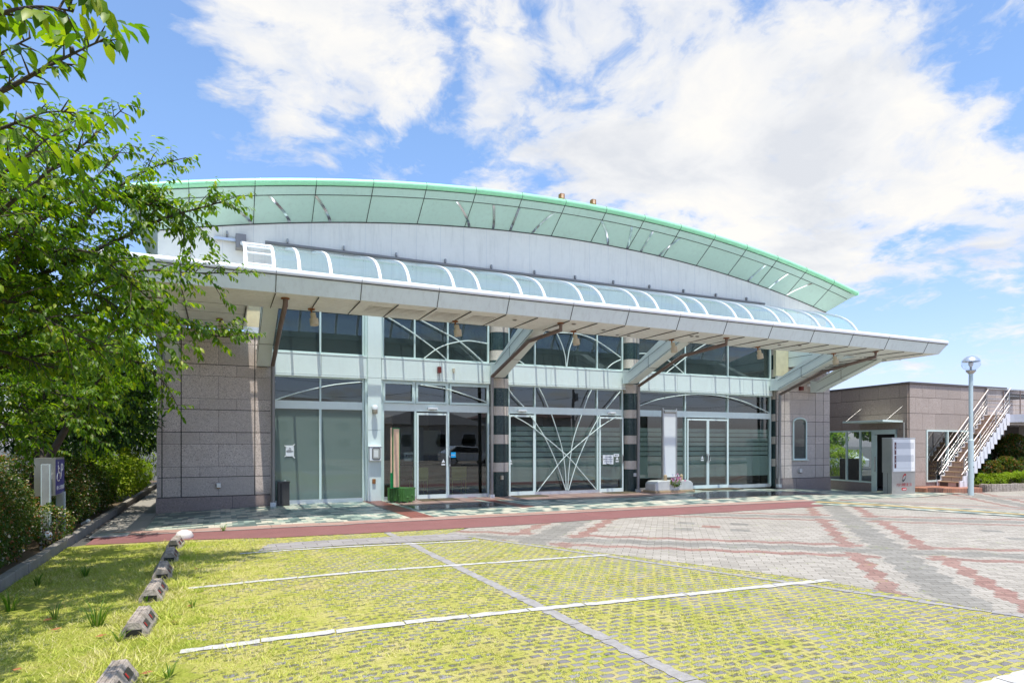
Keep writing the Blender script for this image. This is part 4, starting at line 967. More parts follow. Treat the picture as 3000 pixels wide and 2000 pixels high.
m = MB(); arrow(m, cx+.03, zt_-.09, .14, 18.29, 1.4); m.build('arrow', t); text('御遺族控室', .085, 'ink', faceY(cx, 18.29, zb_+.12), 'lettering', t)
def tri(px, py, Y, label):
    p = onY(px, py, Y); t = thing('door_sticker', label, 'sticker', p, 'white triangle stickers on the doors'); m = MB()
    m.prism([(p.x-.055, Y-.003, p.z-.045), (p.x+.055, Y-.003, p.z-.045), (p.x, Y-.003, p.z+.055)], (0, .002, 0), 'paper'); m.build('triangle', t)
    m = MB(); m.prism(rrect(p.x, p.z-.10, .065, .022, .02, Y-.003), (0, .002, 0), 'sign_white'); m.build('oval', t)
tri(1299, 1350, 17.825, 'white triangle sticker on the reception sliding door'); tri(1495, 1348, 17.825, 'white triangle sticker on the left sliding door'); tri(1808, 1342, 17.825, 'white triangle sticker under the small arrow notice')
tri(2057.5, 1339, 17.825, 'white triangle sticker on the left leaf of the double door'); tri(2077.5, 1338.5, 17.825, 'white triangle sticker on the right leaf of the double door')
# door mats
for (x0, x1, l) in ((XF(1219)-.05, XF(1309)+.1, 'brown door mat before the reception door'), (XF(1488), XF(1563)+.1, 'brown door mat before the left sliding door'), (XF(1752), XF(1822)+.1, 'brown door mat before the right sliding door'), (XF(2009)+.1, XF(2128), 'wide brown door mat before the double door')):
    m = MB(); m.box(x0, x1, 17.05, 17.70, .0, .026, 'mat_brown'); tag(m.build('door_mat', bevel=.006), l, 'door mat')
# ash bin
g = G(826, 1480); m = MB(); t = thing('ash_bin', 'slim dark square ash bin beside the frosted glazing', 'bin', (1.52, 17.55, 0))
m.box(1.35, 1.63, 17.42, 17.66, .01, .60, 'charcoal'); m.box(1.40, 1.44, 17.412, 17.42, .05, .58, 'black'); m.build('body', t, bevel=.008)
m = MB(); m.box(1.335, 1.645, 17.405, 17.675, .60, .625, 'charcoal'); m.lathe(1.53, 17.54, [(0, .628), (.04, .645), (.03, .65), (0, .655)], 'alu', 12); m.build('lid', t)
# green bamboo box with the tall sign
bx, by = 4.38, 17.05; t = thing('bamboo_planter', 'green bamboo patterned box standing corner forward by the pilaster', 'planter', (bx, by, 0)); m = MB()
c_ = [(4.17, 17.28), (4.50, 16.80), (4.86, 17.02), (4.50, 17.45)]
m.prism([(a, b, .05) for a, b in c_], (0, 0, .32), 'bamboo_green')
m.prism([(bx+(a-bx)*1.05, by+(b-by)*1.05, .37) for a, b in c_], (0, 0, .035), 'bamboo_green')
for i in range(4):
    a = Vector(c_[i]); b = Vector(c_[(i+1) % 4]); n_ = 10
    for q in range(n_): pp = a+(b-a)*(q+.5)/n_; m.tube([(pp.x, pp.y, .05), (pp.x, pp.y, .37)], .020, 'bamboo_green', 6)
    for q in (.3, .7): pp = a+(b-a)*q; m.tube([(pp.x-.03, pp.y-.012, .12+.12*q), (pp.x+.03, pp.y-.012, .12+.12*q)], .024, 'bamboo_green', 6); m.box(pp.x-.02, pp.x+.02, pp.y-.02, pp.y+.02, .0, .05, 'bamboo_green')
m.build('box', t)
a0 = onY(1148.5, 1434, 17.05); t = thing('standing_sign', 'tall narrow peach sign with green edges in the bamboo box', 'sign', (4.42, 17.05, .4)); m = MB()
xa, xb = onY(1150, 1434, 17.0).x, onY(1170.5, 1434, 17.0).x; zt_ = onY(1160, 1253, 17.0).z
m.box(xa, xb, 16.98, 17.02, .40, zt_, 'green_edge'); m.build('board', t); m = MB(); m.box(xa+.02, xb-.018, 16.972, 16.98, .43, zt_-.025, 'peach'); m.build('face', t)
m = MB(); m.box(xa-.055, xa-.006, 17.0, 17.05, .40, .82, 'green_edge'); m.box(xa-.05, xa-.012, 17.0, 17.05, .82, zt_+.01, 'peach'); m.build('side_strip', t)
# granite base with blank pillar sign and flowers
g = G(1967, 1433); bx, by = 13.75, 17.05; t = thing('sign_base', 'rounded white stone sign base in front of the right hand glazing', 'sign base', (bx, by, 0)); m = MB()
L0, L1 = onY(1912, 1437, 16.9).x, onY(2022, 1437, 16.9).x
pr = [(L0, .08), (L1, .08), (L1, .30), (L1-.10, .38), (L1-.25, .40), (L0+.25, .40), (L0+.10, .38), (L0, .30)]
m.prism([(a, 16.75, b) for a, b in pr], (0, .55, 0), 'planter_white'); m.box(L0-.06, L1+.04, 16.70, 17.35, .0, .085, 'tan_stone'); m.build('base', t, bevel=.02)
for px in (1946.5, 1993.5): m = MB(); x = onY(px, 1400, 17.0).x; m.tube([(x, 16.95, .36), (x, 16.95, .55)], .055, 'tan_stone', 10); m.lathe(x, 16.95, [(.055, .55), (.04, .58), (0, .60)], 'tan_stone', 10); m.build('post', t)
t = thing('pillar_sign', 'tall blank white sign between two metal posts on the stone base', 'sign', (13.6, 17.1, .4)); m = MB()
pa, pb = onY(1941.5, 1300, 17.1).x, onY(1980.5, 1300, 17.1).x; zt_ = onY(1961, 1210, 17.1).z
for x in (pa, pb): m = MB(); m.box(x-.022, x+.022, 17.07, 17.14, .38, onY(1961, 1196, 17.1).z, 'brushed'); m.build('post', t)
m = MB(); m.box(pa+.04, pb-.03, 17.08, 17.13, .50, zt_, 'sign_white'); m.build('board', t)
m = MB(); m.tube([(pa+.03, 17.09, zt_+.05), (pb-.03, 17.09, zt_+.05)], .06, 'brushed', 14); m.build('lamp_tube', t)
def blades_mesh(name, V_, F_, mt, parent=None):
    me = bpy.data.meshes.new(name); V_ = np.asarray(V_, dtype=np.float32); F_ = np.asarray(F_, dtype=np.int32)
    me.vertices.add(len(V_)); me.vertices.foreach_set('co', V_.ravel()); n_ = F_.shape[1]
    me.loops.add(F_.size); me.loops.foreach_set('vertex_index', F_.ravel()); me.polygons.add(len(F_)); me.polygons.foreach_set('loop_start', np.arange(0, F_.size, n_, dtype=np.int32))
    me.update(calc_edges=True); me.validate(); me.materials.append(MT[mt]); o = bpy.data.objects.new(name, me); col.objects.link(o)
    if parent is not None: o.parent = parent; o.matrix_parent_inverse = Matrix.Translation(-parent_loc(parent))
    return o
def leaves(P, D, U, L, W, fold=0.25, droop=0.25):
    """P bases, D directions, U up hints (n,3); L,W sizes -> folded leaf blades of four triangles"""
    n_ = len(P); D = D/np.linalg.norm(D, axis=1, keepdims=True); S = np.cross(D, U); S /= (np.linalg.norm(S, axis=1, keepdims=True)+1e-9); Nn = np.cross(S, D)
    L = L[:, None]; W = W[:, None]
    m1 = P+D*L*.28-Nn*L*droop*.05; m2 = P+D*L*.66-Nn*L*droop*.38; tip = P+D*L-Nn*L*droop
    l1 = m1+S*W*.44+Nn*W*fold; r1 = m1-S*W*.44+Nn*W*fold; l2 = m2+S*W*.42+Nn*W*fold; r2 = m2-S*W*.42+Nn*W*fold
    V_ = np.stack([P, l1, l2, tip, r2, r1, m1, m2], 1).reshape(-1, 3); b = (np.arange(n_)*8)[:, None]
    F_ = np.concatenate([b+np.array([q]) for q in ((0, 6, 1), (1, 6, 7), (1, 7, 2), (2, 7, 3), (3, 7, 4), (4, 7, 6), (4, 6, 5), (5, 6, 0))], 0)
    return V_, F_
def rdir(n_): v = rng.normal(size=(n_, 3)); return v/np.linalg.norm(v, axis=1, keepdims=True)
def foliage(centers, radii, n_, L, W, mt, name, parent, shell=.55, gap=.35, gscale=2.2, up=.4):
    """leaf clumps filling lumpy ellipsoids, thinned by noise so that gaps stay open"""
    P = []; D = []
    tot = sum((r[0]*r[1]*r[2])**(2/3) for r in radii)
    for c, r in zip(centers, radii):
        k_ = int(n_*((r[0]*r[1]*r[2])**(2/3))/tot*1.6); d = rdir(k_); q = rng.random(k_)**.33; q = shell+(1-shell)*q
        bump_ = np.array([1+.28*mnoise.noise(Vector(tuple(x*1.6))*1.3+Vector(c)) for x in d])
        p = np.array(c)+d*np.array(r)*(q*bump_)[:, None]
        nz = np.array([mnoise.noise(Vector(tuple(x))*gscale) for x in p]); keep = nz > -gap
        P.append(p[keep]); D.append(d[keep])
    P = np.concatenate(P); D = np.concatenate(D); idx = rng.permutation(len(P))[:n_]; P = P[idx]; D = D[idx]
    D = D*.7+rdir(len(P))*.8+np.array([0, 0, -.15]); U = rdir(len(P))*.5+np.array([0, 0, 1.0])
    s_ = rng.uniform(.6, 1.2, len(P)); V_, F_ = leaves(P, D, U, L*s_, W*s_)
    return blades_mesh(name, V_, F_, mt, parent)
p = Vector((onY(1980, 1420, 16.72).x, 16.72, .42)); t = thing('flower_bunch', 'pink and white flowers with green leaves on the stone base', 'flowers', p)
foliage([(p.x, p.y, p.z-.06)], [(.20, .10, .12)], 260, .07, .03, 'leaf_cherry', 'leaf', t)
m = MB(); rr = random.Random(4)
for i in range(46):
    a, b, c = rr.gauss(-.03, .10), rr.gauss(-.04, .04), rr.gauss(.05, .06); q = p+Vector((a, b-.03, c)); r_ = rr.uniform(.018, .034); mt = 'pink_petal' if rr.random() < .65 else 'paper'
    for k_ in range(5): an = k_*1.257; m.quad(q, q+Vector((math.cos(an)*r_, -.012, math.sin(an)*r_)), q+Vector((math.cos(an+.6)*r_*1.2, -.016, math.sin(an+.6)*r_*1.2)), q+Vector((math.cos(an+1.2)*r_, -.012, math.sin(an+1.2)*r_)), mt)
m.build('blossom', t, recalc=False)

# ================================================================ right hand annex
A = thing('annex_building', 'low brown stone annex right of the hall with dark cap and big windows', 'building', (24, 17, -.2))
CR = Vector((23.5, 15.5, 0)); LF = Vector((24.15, 19.75, 0)); dW = (LF-CR).normalized(); LW = (LF-CR).length; nW = Vector((-dW.y, dW.x, 0)); nW = nW if nW.x < 0 else -nW
def wallpanels(m, o, d_, n_, segs, rows, mt, back='joint', th=.05):
    for (a, b, z0, z1) in rows:
        for (s0, s1) in segs(a, b, z0): m.obox(o+d_*(s0+.006)+Vector((0, 0, z0+.005)), d_, n_, (0, 0, 1), s1-s0-.012, th, z1-z0-(.010 if z1 not in (3.36, 2.76) else .022), mt)
def run(start, end, w_, off):
    out = []; s_ = start
    first = off
    e = start+first if first else start+w_
    while s_ < end-1e-6: e_ = min(e, end); out.append((s_, e_)); s_ = e_; e = s_+w_
    return out
m = MB(); zc = 3.86
rowsW = [(0, LW, 3.36, zc, .35), (0, LW, 2.76, 3.36, .75), (0, LW, 2.16, 2.76, .35)]
o1 = CR - nW*0
for (a, b, z0, z1, of) in rowsW:
    for (s0, s1) in run(a, b, .95, of): m.obox(CR+dW*(s0+.004)+Vector((0, 0, z0+.006)), dW, nW, (0, 0, 1), s1-s0-.008, .05, z1-z0-.014, 'annex_rough')
m.obox(CR+dW*.0+Vector((0, 0, -.5)), dW, nW, (0, 0, 1), .45, .05, 2.65, 'annex_rough')
m.obox(CR+dW*1.5+Vector((0, 0, -.5)), dW, nW, (0, 0, 1), LW-1.5, .05, .54, 'stone_plinth')
m.obox(CR-nW*.3+Vector((0, 0, 2.17)), dW, nW, (0, 0, 1), LW, .30, zc-2.17, 'joint')
m.build('rough_wall', A)
m = MB(); XE = 30.5
for (z0, z1, of) in ((3.36, zc, .75), (2.76, 3.36, .35), (2.14, 2.76, .75)):
    for (s0, s1) in run(23.5, 29.45, .78, of): m.box(s0+.004, s1-.004, 15.45, 15.5, z0+.006, z1-.008, 'annex_stone')
xw0, xw1 = 24.45, 29.3
for i, z in enumerate((-.4, .0, .55, 1.1, 1.62)):
    zz_ = (0.0, .55, 1.1, 1.62, 2.14)[i]; m.box(23.5, xw0-.01, 15.45, 15.5, z+.005, zz_-.005, 'annex_stone')
m.box(xw0, 29.45, 15.45, 15.5, -.4, .15, 'annex_stone'); m.box(23.55, 29.45, 15.5, 15.8, 2.16, zc, 'joint'); m.box(23.55, 24.4, 15.5, 15.6, -.4, 2.2, 'joint')
m.box(29.45, 29.6, 15.45, 16.6, -.4, zc-.1, 'annex_stone'); m.build('front_wall', A)
m = MB(); m.obox(CR+nW*.08+dW*-.0+Vector((0, 0, zc)), dW, -nW, (0, 0, 1), LW, .3, .07, 'coping'); m.box(23.42, 29.66, 15.40, 15.75, zc+.002, zc+.072, 'coping'); m.build('coping', A)
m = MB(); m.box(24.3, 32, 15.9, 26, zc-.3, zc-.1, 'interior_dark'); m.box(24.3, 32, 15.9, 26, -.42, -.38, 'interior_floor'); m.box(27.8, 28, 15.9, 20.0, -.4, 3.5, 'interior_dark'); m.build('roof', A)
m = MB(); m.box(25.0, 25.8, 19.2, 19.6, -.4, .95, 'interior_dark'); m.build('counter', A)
def wframe(name, o, d_, n_, s0, s1, z0, z1, mulls, label, gl='glass_clear', ins=.02):
    f = MB()
    def bx(a, b, c, e): f.obox(o+d_*a+n_*(-ins)+Vector((0, 0, c)), d_, n_, (0, 0, 1), b-a, .08, e-c, 'frame')
    bx(s0, s0+.06, z0, z1); bx(s1-.06, s1, z0, z1); bx(s0+.06, s1-.06, z0, z0+.06); bx(s0+.06, s1-.06, z1-.06, z1)
    for q in mulls: bx(q-.03, q+.03, z0+.06, z1-.06)
    w_ = f.build(name, A); tag(w_, label); e = [s0+.06]+[q for q in mulls]+[s1-.06]
    for i in range(len(e)-1):
        P = MB(); P.obox(o+d_*(e[i])+Vector((0, 0, z0+.06)), d_, n_, (0, 0, 1), e[i+1]-e[i], .012, z1-z0-.12, gl); P.build('pane', w_)
    return w_
sx = lambda px: ((lambda a, b: ((a*(CR.y)-b*(CR.x))/(b*dW.x-a*dW.y)))(*ray(px)))
wframe('window', CR, dW, nW, sx(2561), sx(2420), .04, 2.16, [sx(2522), sx(2482)], 'long annex window beside the open door')
m = MB(); s0, s1 = sx(2630), sx(2557)
for (a, b, c, e) in ((s0-.0, s0+.07, -.3, 2.16), (s1-.07, s1, -.3, 2.16), (s0, s1, 1.98, 2.16)): m.obox(CR+dW*a+nW*(-.0)+Vector((0, 0, c)), dW, nW, (0, 0, 1), b-a, .07, e-c, 'frame')
dr = m.build('door_frame', A)
m = MB(); m.obox(CR+dW*(s1-.28)+nW*.075+Vector((0, 0, -.28)), dW, nW, (0, 0, 1), .22, .03, 2.24, 'frame'); dd_ = m.build('door', A); tag(dd_, 'narrow pale green door leaf standing open')
m = MB(); q = CR+dW*(s1-.24)+nW*.14; m.tube([(q.x, q.y, .5), (q.x, q.y, 1.1)], .015, 'steel', 8); m.build('handle', dd_)
wframe('window', Vector((0, 15.47, 0)), Vector((1, 0, 0)), Vector((0, -1, 0)), xw0, xw1, .15, 2.14, [25.75, 27.0, 28.2], 'tall annex windows behind the staircase')
# little metal canopy over the door
m = MB(); a = CR+dW*sx(2648)+nW*.05; b = CR+dW*sx(2527)+nW*.05; z = 2.42
m.prism([(a.x, a.y, z), (b.x, b.y, z), (b.x+nW.x*.95, b.y+nW.y*.95, z+.02), (a.x+nW.x*.95, a.y+nW.y*.95, z+.02)], (0, 0, .07), 'frame')
for q in (a, b): 
    for dz in (0,): m.tube([(q.x+nW.x*.8, q.y+nW.y*.8, z+.07), (q.x, q.y, z+.62)], .007, 'brushed', 6)
m.tube([(a.x-.0, a.y-.05, -.2), (a.x, a.y-.05, z)], .03, 'house_grey', 8); m.build('door_canopy', A)
# ---- platform and staircase
m = MB(); pf = [(23.2, 15.44), (23.35, 14.75), (24.0, 14.15), (25.5, 14.05), (25.9, 15.44)]
m.prism([(a, b, -.35) for a, b in pf], (0, 0, .345), 'brick_edge'); tag(m.build('brick_platform', bevel=.01), 'low brick tiled platform at the foot of the stairs', 'platform')
S = thing('outdoor_staircase', 'steep outdoor staircase with tiled risers, white sides and metal handrails', 'staircase', (25.0, 15, 0))
sx0, sx1, y0, y1, NS = 25.05, 28.2, 14.55, 15.40, 15; run_ = (sx1-sx0)/NS; ris = 2.75/NS
for i in range(NS):
    m = MB(); x = sx0+run_*i; z = ris*(i+1); m.box(x, x+run_+.03, y0+.045, y1-.045, z-ris+.0, z-.03, 'stair_tile'); m.box(x-.03, x+run_+.02, y0+.04, y1-.04, z-.03, z, 'tan_stone'); m.build('step', S)
for (a, b) in ((y0, y0+.045), (y1-.045, y1)):
    m = MB()
    for i in range(NS): m.box(sx0+run_*i-.03, sx0+run_*(i+1)+.0, a, b, max(-.12, ris*(i+1)-.42), ris*(i+1)+.035, 'stair_white')
    m.build('stringer', S)
def rail(y, off, zoff, lab):
    m = MB(); s_ = 2.75/(sx1-sx0)
    m.tube([(sx0-.02, y, zoff), (sx1+.1, y, zoff+2.75+.1)], .021, 'rail', 8)
    m.tube([(sx0+.1, y, zoff-.50), (sx1+.05, y, zoff+2.75-.55)], .019, 'rail', 8)
    for q in (.08, .40, .72, 1.0):
        x = sx0+(sx1-sx0)*q; m.tube([(x, y, 2.75*q-.05), (x, y, 2.75*q+zoff)], .018, 'brushed', 6)
    for r_ in (.25, .42, .58, .74): m.tube([(sx0+.25, y, zoff*r_+.22), (sx1, y, zoff*r_+2.75)], .006, 'steel', 4)
    m.build('handrail', S)
rail(y0+.02, 0, .95, ''); rail(y1-.02, 0, .95, '')
T = thing('upper_terrace', 'raised terrace with stone parapet, white deck edge and wire railing', 'terrace', (30, 16, 0))
m = MB(); m.box(28.2, 36, 14.0, 15.45, 2.45, 2.76, 'stair_white'); m.box(29.6, 42, 15.45, 26, 2.40, 2.7, 'stair_white'); m.build('deck', T)
m = MB()
for (s0, s1) in run(30.2, 42, .8, .4): m.box(s0+.004, s1-.004, 16.4, 16.5, 2.72, 3.32, 'annex_stone'); m.box(s0+.004, s1-.004, 16.4, 16.5, 3.33, 3.95, 'annex_stone')
m.box(30.2, 42, 16.5, 16.7, 2.7, 3.93, 'annex_stone'); m.box(30.15, 42, 16.36, 16.74, 3.95, 4.02, 'coping'); m.build('parapet', T)
m = MB(); m.box(28.9, 42, 17.2, 17.4, -.4, 2.4, 'interior_dark'); m.box(31.5, 31.9, 15.5, 15.9, -.4, 2.4, 'house_grey'); m.build('undercroft', T)
m = MB()
for x in (28.25, 29.4, 30.6, 31.8, 33.0): m.tube([(x, 15.4, 2.76), (x, 15.4, 3.85)], .022, 'pipe_brown', 6)
for z in (2.95, 3.12, 3.28, 3.44, 3.6): m.tube([(28.25, 15.4, z), (33.2, 15.4, z)], .007, 'steel', 4)
m.tube([(28.25, 15.4, 3.85), (33.2, 15.4, 3.85)], .02, 'brushed', 6)
for x in (29.4, 30.6, 31.8, 33.0): m.tube([(x, 14.05, 2.76), (x, 14.05, 3.7)], .022, 'pipe_brown', 6)
m.tube([(28.3, 14.05, 3.7), (33.2, 14.05, 3.7)], .02, 'brushed', 6)
m.build('railing', T)
m = MB(); q = atD(2896.5, 1333, 26.5); m.box(q.x-.17, q.x+.17, q.y, q.y+.03, q.z-.22, q.z+.22, 'teal_sign'); m.tube([(q.x, q.y+.02, -.16), (q.x, q.y+.02, q.z)], .02, 'steel', 6); m.tube([(q.x-.04, q.y-.003, q.z+.09), (q.x-.04, q.y-.003, q.z-.04), (q.x+.06, q.y-.003, q.z-.04), (q.x+.09, q.y-.003, q.z-.12)], .012, 'paper', 5); tag(m.build('wheelchair_sign'), 'small teal wheelchair sign behind the stairs', 'sign')
# ---- lamp post
lx, ly = 23.44, 13.28; lz = gz(lx, ly); t = thing('lamp_post', 'pale blue lamp post with a clear glass globe before the stairs', 'street lamp', (lx, ly, lz))
m = MB(); m.cyl(lx, ly, lz, 1.72, .085, 'lamp_blue', 24); m.lathe(lx, ly, [(.085, 1.72), (.08, 1.745), (.064, 1.76)], 'lamp_blue', 24); m.cyl(lx, ly, 1.75, 4.05, .064, 'lamp_blue', 20)
for z in (1.02, .80): m.box(lx-.012, lx+.012, ly-.09, ly-.08, z, z+.03, 'black')
m.build('pole', t); m = MB(); m.lathe(lx, ly, [(.062, 4.0), (.12, 4.06), (.15, 4.10), (.15, 4.13), (.05, 4.14)], 'brushed', 24); m.tube([(lx, ly, 4.13), (lx, ly, 4.26)], .035, 'brushed', 10); m.build('collar', t)
zc_ = 4.37; m = MB(); m.lathe(lx, ly, [(.29*math.cos(R(a)), zc_+.26*math.sin(R(a))) for a in range(-65, 91, 8)]+[(0, zc_+.26)], 'globe_glass', 32); m.build('globe', t)
m = MB(); m.lathe(lx, ly, [(.27*math.cos(R(a)), zc_+.245*math.sin(R(a))) for a in range(12, 90, 9)]+[(0, zc_+.245)], 'alu', 32); m.build('reflector', t)
m = MB(); m.lathe(lx, ly, [(.03, 4.24), (.07, 4.31), (.075, 4.37), (.05, 4.42), (0, 4.44)], 'paper', 16); m.build('bulb', t)
# ---- pylon sign
a = G(2614, 1448); t = thing('pylon_sign', 'brushed steel guide sign with white floor board and red lettering', 'sign', (21.8, 14.7, a.z)); gx, gy, g_z = a.x, a.y, a.z; wd = onY(2681.6, 1445, gy).x-gx; zt_ = 1.80
m = MB(); m.box(gx-.02, gx+wd, gy, gy+.36, .60, zt_, 'brushed'); m.box(gx-.025, gx+wd+.005, gy-.005, gy+.365, zt_, zt_+.02, 'alu'); m.build('cabinet', t)
m = MB(); m.box(gx, gx+wd, gy+.01, gy+.34, g_z, .595, 'brushed'); m.box(gx-.002, gx, gy+.17, gy+.18, g_z, .59, 'joint'); m.build('base', t)
m = MB(); m.box(gx+.04, gx+wd-.04, gy-.012, gy, .64, zt_-.03, 'sign_white'); m.build('board', t)
m = MB(); bw = wd-.08; bx0 = gx+.04
for (z0, z1) in ((.98+.25, 1.66), (.76, 1.20)): m.box(bx0+.06, bx0+.15, gy-.016, gy-.012, z0, z1, 'sign_maroon')
m.build('floor_plate', t)
m = MB()
for i in range(4): z = .76+.226*i; m.box(bx0+.16, bx0+bw-.06, gy-.015, gy-.012, z, z+.21, 'sign_grey' if i % 2 else 'sign_white'); m.box(bx0+.18, bx0+bw-.08, gy-.016, gy-.012, z-.004, z+.006, 'sign_grey')
m.build('blank_line', t)
text('2', .075, 'paper', faceY(bx0+.105, gy-.017, 1.53), 'lettering', t); text('階', .06, 'paper', faceY(bx0+.105, gy-.017, 1.40), 'lettering', t); text('1', .075, 'paper', faceY(bx0+.105, gy-.017, 1.06), 'lettering', t); text('階', .06, 'paper', faceY(bx0+.105, gy-.017, .93), 'lettering', t)
cx = gx+wd*.52; text('パルモ葬祭 東三方', .125, 'red', faceY(cx, gy+.008, .165), 'lettering', t, squeeze=.80)
m = MB(); m.prism([(q[0], gy+.008, q[2]) for q in rrect(cx, .02, .13, .045, .035, 0)], (0, .003, 0), 'red'); m.build('red_pill', t); text('mycaる', .06, 'paper', faceY(cx, gy+.003, .02), 'lettering', t)
# red and black interlocking ring emblem
def crescent(cx, cz, s_, a0, a1, mt, y):
    m = MB(); O = []; I = []; n_ = 22
    for i in range(n_+1):
        q = i/n_; a_ = R(a0+(a1-a0)*q); wv_ = .052*math.sin(math.pi*min(1, q*1.05))**.8
        ex, ez = .085*math.cos(a_), .135*math.sin(a_)
        ro = 1+wv_*2.5; ri = 1-wv_*8.0
        f_ = lambda k_: (cx+s_*(ex*k_+ez*k_*.42), y, cz+s_*(ez*k_))
        O.append(f_(ro)); I.append(f_(ri))
    m.add(O+I, [(i, i+1, n_+1+i+1, n_+1+i) for i in range(n_)], mt); return m
crescent(cx, .42, .95, 15, 215, 'red', gy+.006).build('emblem', t); crescent(cx, .42, .95, 195, 395, 'charcoal', gy+.005).build('emblem', t)
# ---- parking sign on the left
px_ = onX(178, 1560, -3.0); t = thing('parking_sign', 'blue wheelchair parking sign box on twin white posts in the hedge', 'sign', (-3.0, px_.y, 0))
sA = onX(0, 0, 1)  # unused
yb = atD(162, 1340, 8.9); X_, Y_ = yb.x, yb.y      # near top corner of the box
zt_ = atD(162, 1340, 8.9).z; zb_ = atD(164, 1451, 8.9).z
dx = Vector((.93, .36, 0)).normalized(); dy = Vector((-.36, .93, 0)).normalized()
far = atD(188, 1341, 9.2); near = Vector((X_, Y_, 0)); dfx = Vector((far.x-X_, far.y-Y_, 0)); wf = dfx.length; dfx.normalize()
lef = atD(105, 1342, 8.55); dsx = Vector((lef.x-X_, lef.y-Y_, 0)); ws = dsx.length; dsx.normalize()
o_ = Vector((-2.58, 13.2, .71)); dfx = Vector((0, 1, 0)); dsx = Vector((-1, 0, 0)); wf = .68; ws = .30; zb_ = .71; zt_ = 1.36; m = MB(); m.obox(o_, dfx, dsx, (0, 0, 1), wf, ws, zt_-zb_, 'brushed'); m.build('box', t)
nf = -dsx; m = MB(); m.obox(o_+Vector((0, 0, .02))+dfx*.02, dfx, nf, (0, 0, 1), wf-.04, .006, zt_-zb_-.05, 'blue_sign'); m.build('face', t)
ez = Vector((0, 0, 1)); nn = dfx.cross(ez); nn = nn if nn.dot(nf) > 0 else nn
def place(u, v): 
    q = o_+dfx*(wf*u)+Vector((0, 0, (zt_-zb_)*v))+nf*.009; return Matrix(((dfx.x, 0, nf.x, q.x), (dfx.y, 0, nf.y, q.y), (dfx.z, 1, nf.z, q.z), (0, 0, 0, 1)))
H_ = zt_-zb_
text('P', H_*.52, 'paper', place(.66, .64), 'lettering', t, squeeze=max(.35, wf/H_*1.1)); text('車イス使用車', H_*.13, 'paper', place(.5, .19), 'lettering', t, squeeze=max(.3, wf/(H_*.13*6)*.85))
m = MB()
def Q(u, v): return o_+dfx*(wf*u)+Vector((0, 0, H_*v))+nf*.010
m.add([Q(.24, .87)+dfx*(H_*.035*math.cos(R(a)))+Vector((0, 0, H_*.035*math.sin(R(a)))) for a in range(0, 360, 30)], [tuple(range(12))], 'paper'); m.tube([Q(.24, .80), Q(.26, .62), Q(.40, .60), Q(.46, .44), Q(.54, .46)], H_*.014, 'paper', 6); m.tube([Q(.25, .72), Q(.38, .71)], H_*.012, 'paper', 6)
m.tube([Q(.26+.16*math.cos(R(a)), .49+.11*math.sin(R(a))) for a in range(70, 330, 20)], H_*.012, 'paper', 6); m.build('wheelchair_symbol', t)
for (px, top, bot) in ((127, 1357, 1600), (172, 1440, 1600)):
    q = Vector((-2.66, 12.95, 1.26)) if px < 150 else Vector((-2.60, 13.72, 0.75)); m = MB(); m.box(q.x-.065, q.x+.065, q.y-.04, q.y+.04, gz(q.x)-.1, q.z, 'lamp_blue'); m.box(q.x-.051, q.x+.051, q.y-.044, q.y-.04, gz(q.x)-.1, q.z-.004, 'alu'); m.build('post', t)
q = Vector((-2.66, 13.17, 1.04)); m = MB(); m.box(q.x-.03, q.x+.03, q.y-.05, q.y+.02, q.z-.04, q.z+.04, 'paper'); m.build('switch_box', t)
# ---- wheel stops, paired front to back down the row
SH = []
def wheel_stop(y, label, turn):
    x = -0.655; t = thing('wheel_stop', label, 'wheel stop', (x, y, gz(x)), 'concrete wheel stops along the lawn'); L, w_, h = .60, .185, .15; z = gz(x)-.01; m = MB()
    sec = [(-w_*.62, 0), (w_*.62, 0), (w_*.55, .045), (w_*.18, h), (-w_*.30, h), (-w_*.62, .06)]
    m.prism([(x+a, y-L/2, z+b) for a, b in sec], (0, L, 0), 'stop_conc')
    for q in (-.05, -.015, .02): m.box(x+q-.008, x+q+.008, y-L/2+.01, y+L/2-.01, z+h-.002, z+h+.006, 'stop_conc')
    b_ = m.build('body', t, bevel=.008)
    ang = math.atan2(h-.045, w_*.55-w_*.18)
    for s_ in (-.15, .13):
        m = MB(); c = Vector((x+w_*.37, y+s_, z+(h+.045)/2)); u = Vector((w_*.37, 0, -(h-.045))).normalized(); n2 = Vector((h-.045, 0, w_*.37)).normalized()
        m.obox(c-u*.032+Vector((0, -.075, 0))+n2*.002, u, Vector((0, 1, 0)), n2, .064, .15, .003, 'charcoal'); m.obox(c-u*.022+Vector((0, -.065, 0))+n2*.005, u, Vector((0, 1, 0)), n2, .040, .022, .002, 'red'); m.build('reflector', t)
    m = MB(); m.box(x-w_*.35, x+w_*.30, y-L/2-.003, y-L/2+.002, z+.03, z+.085, 'black'); m.build('end_recess', t)
    t.rotation_euler = (0, 0, R(turn)); return t
for y, l, tr in ((4.95, 'nearest concrete wheel stop, stained orange and half in shade', -4), (6.60, 'second wheel stop from the camera with two red reflectors', -3), (7.95, 'third wheel stop from the camera, paler and sunlit', -2), (9.15, 'fourth wheel stop from the camera, in dappled shade', 2), (10.4, 'fifth wheel stop from the camera, dark in the shade', 1), (11.65, 'farthest wheel stop, beside the red path', -3)): wheel_stop(y, l, tr)
g = G(540, 1576); m = MB(); m.lathe(g.x, g.y, [(.13, gz(g.x)-.02), (.15, gz(g.x)+.05), (.11, gz(g.x)+.12), (.04, gz(g.x)+.15), (0, gz(g.x)+.155)], 'planter_white', 14); tag(m.build('white_stone'), 'white rounded boulder at the end of the wheel stops', 'stone')
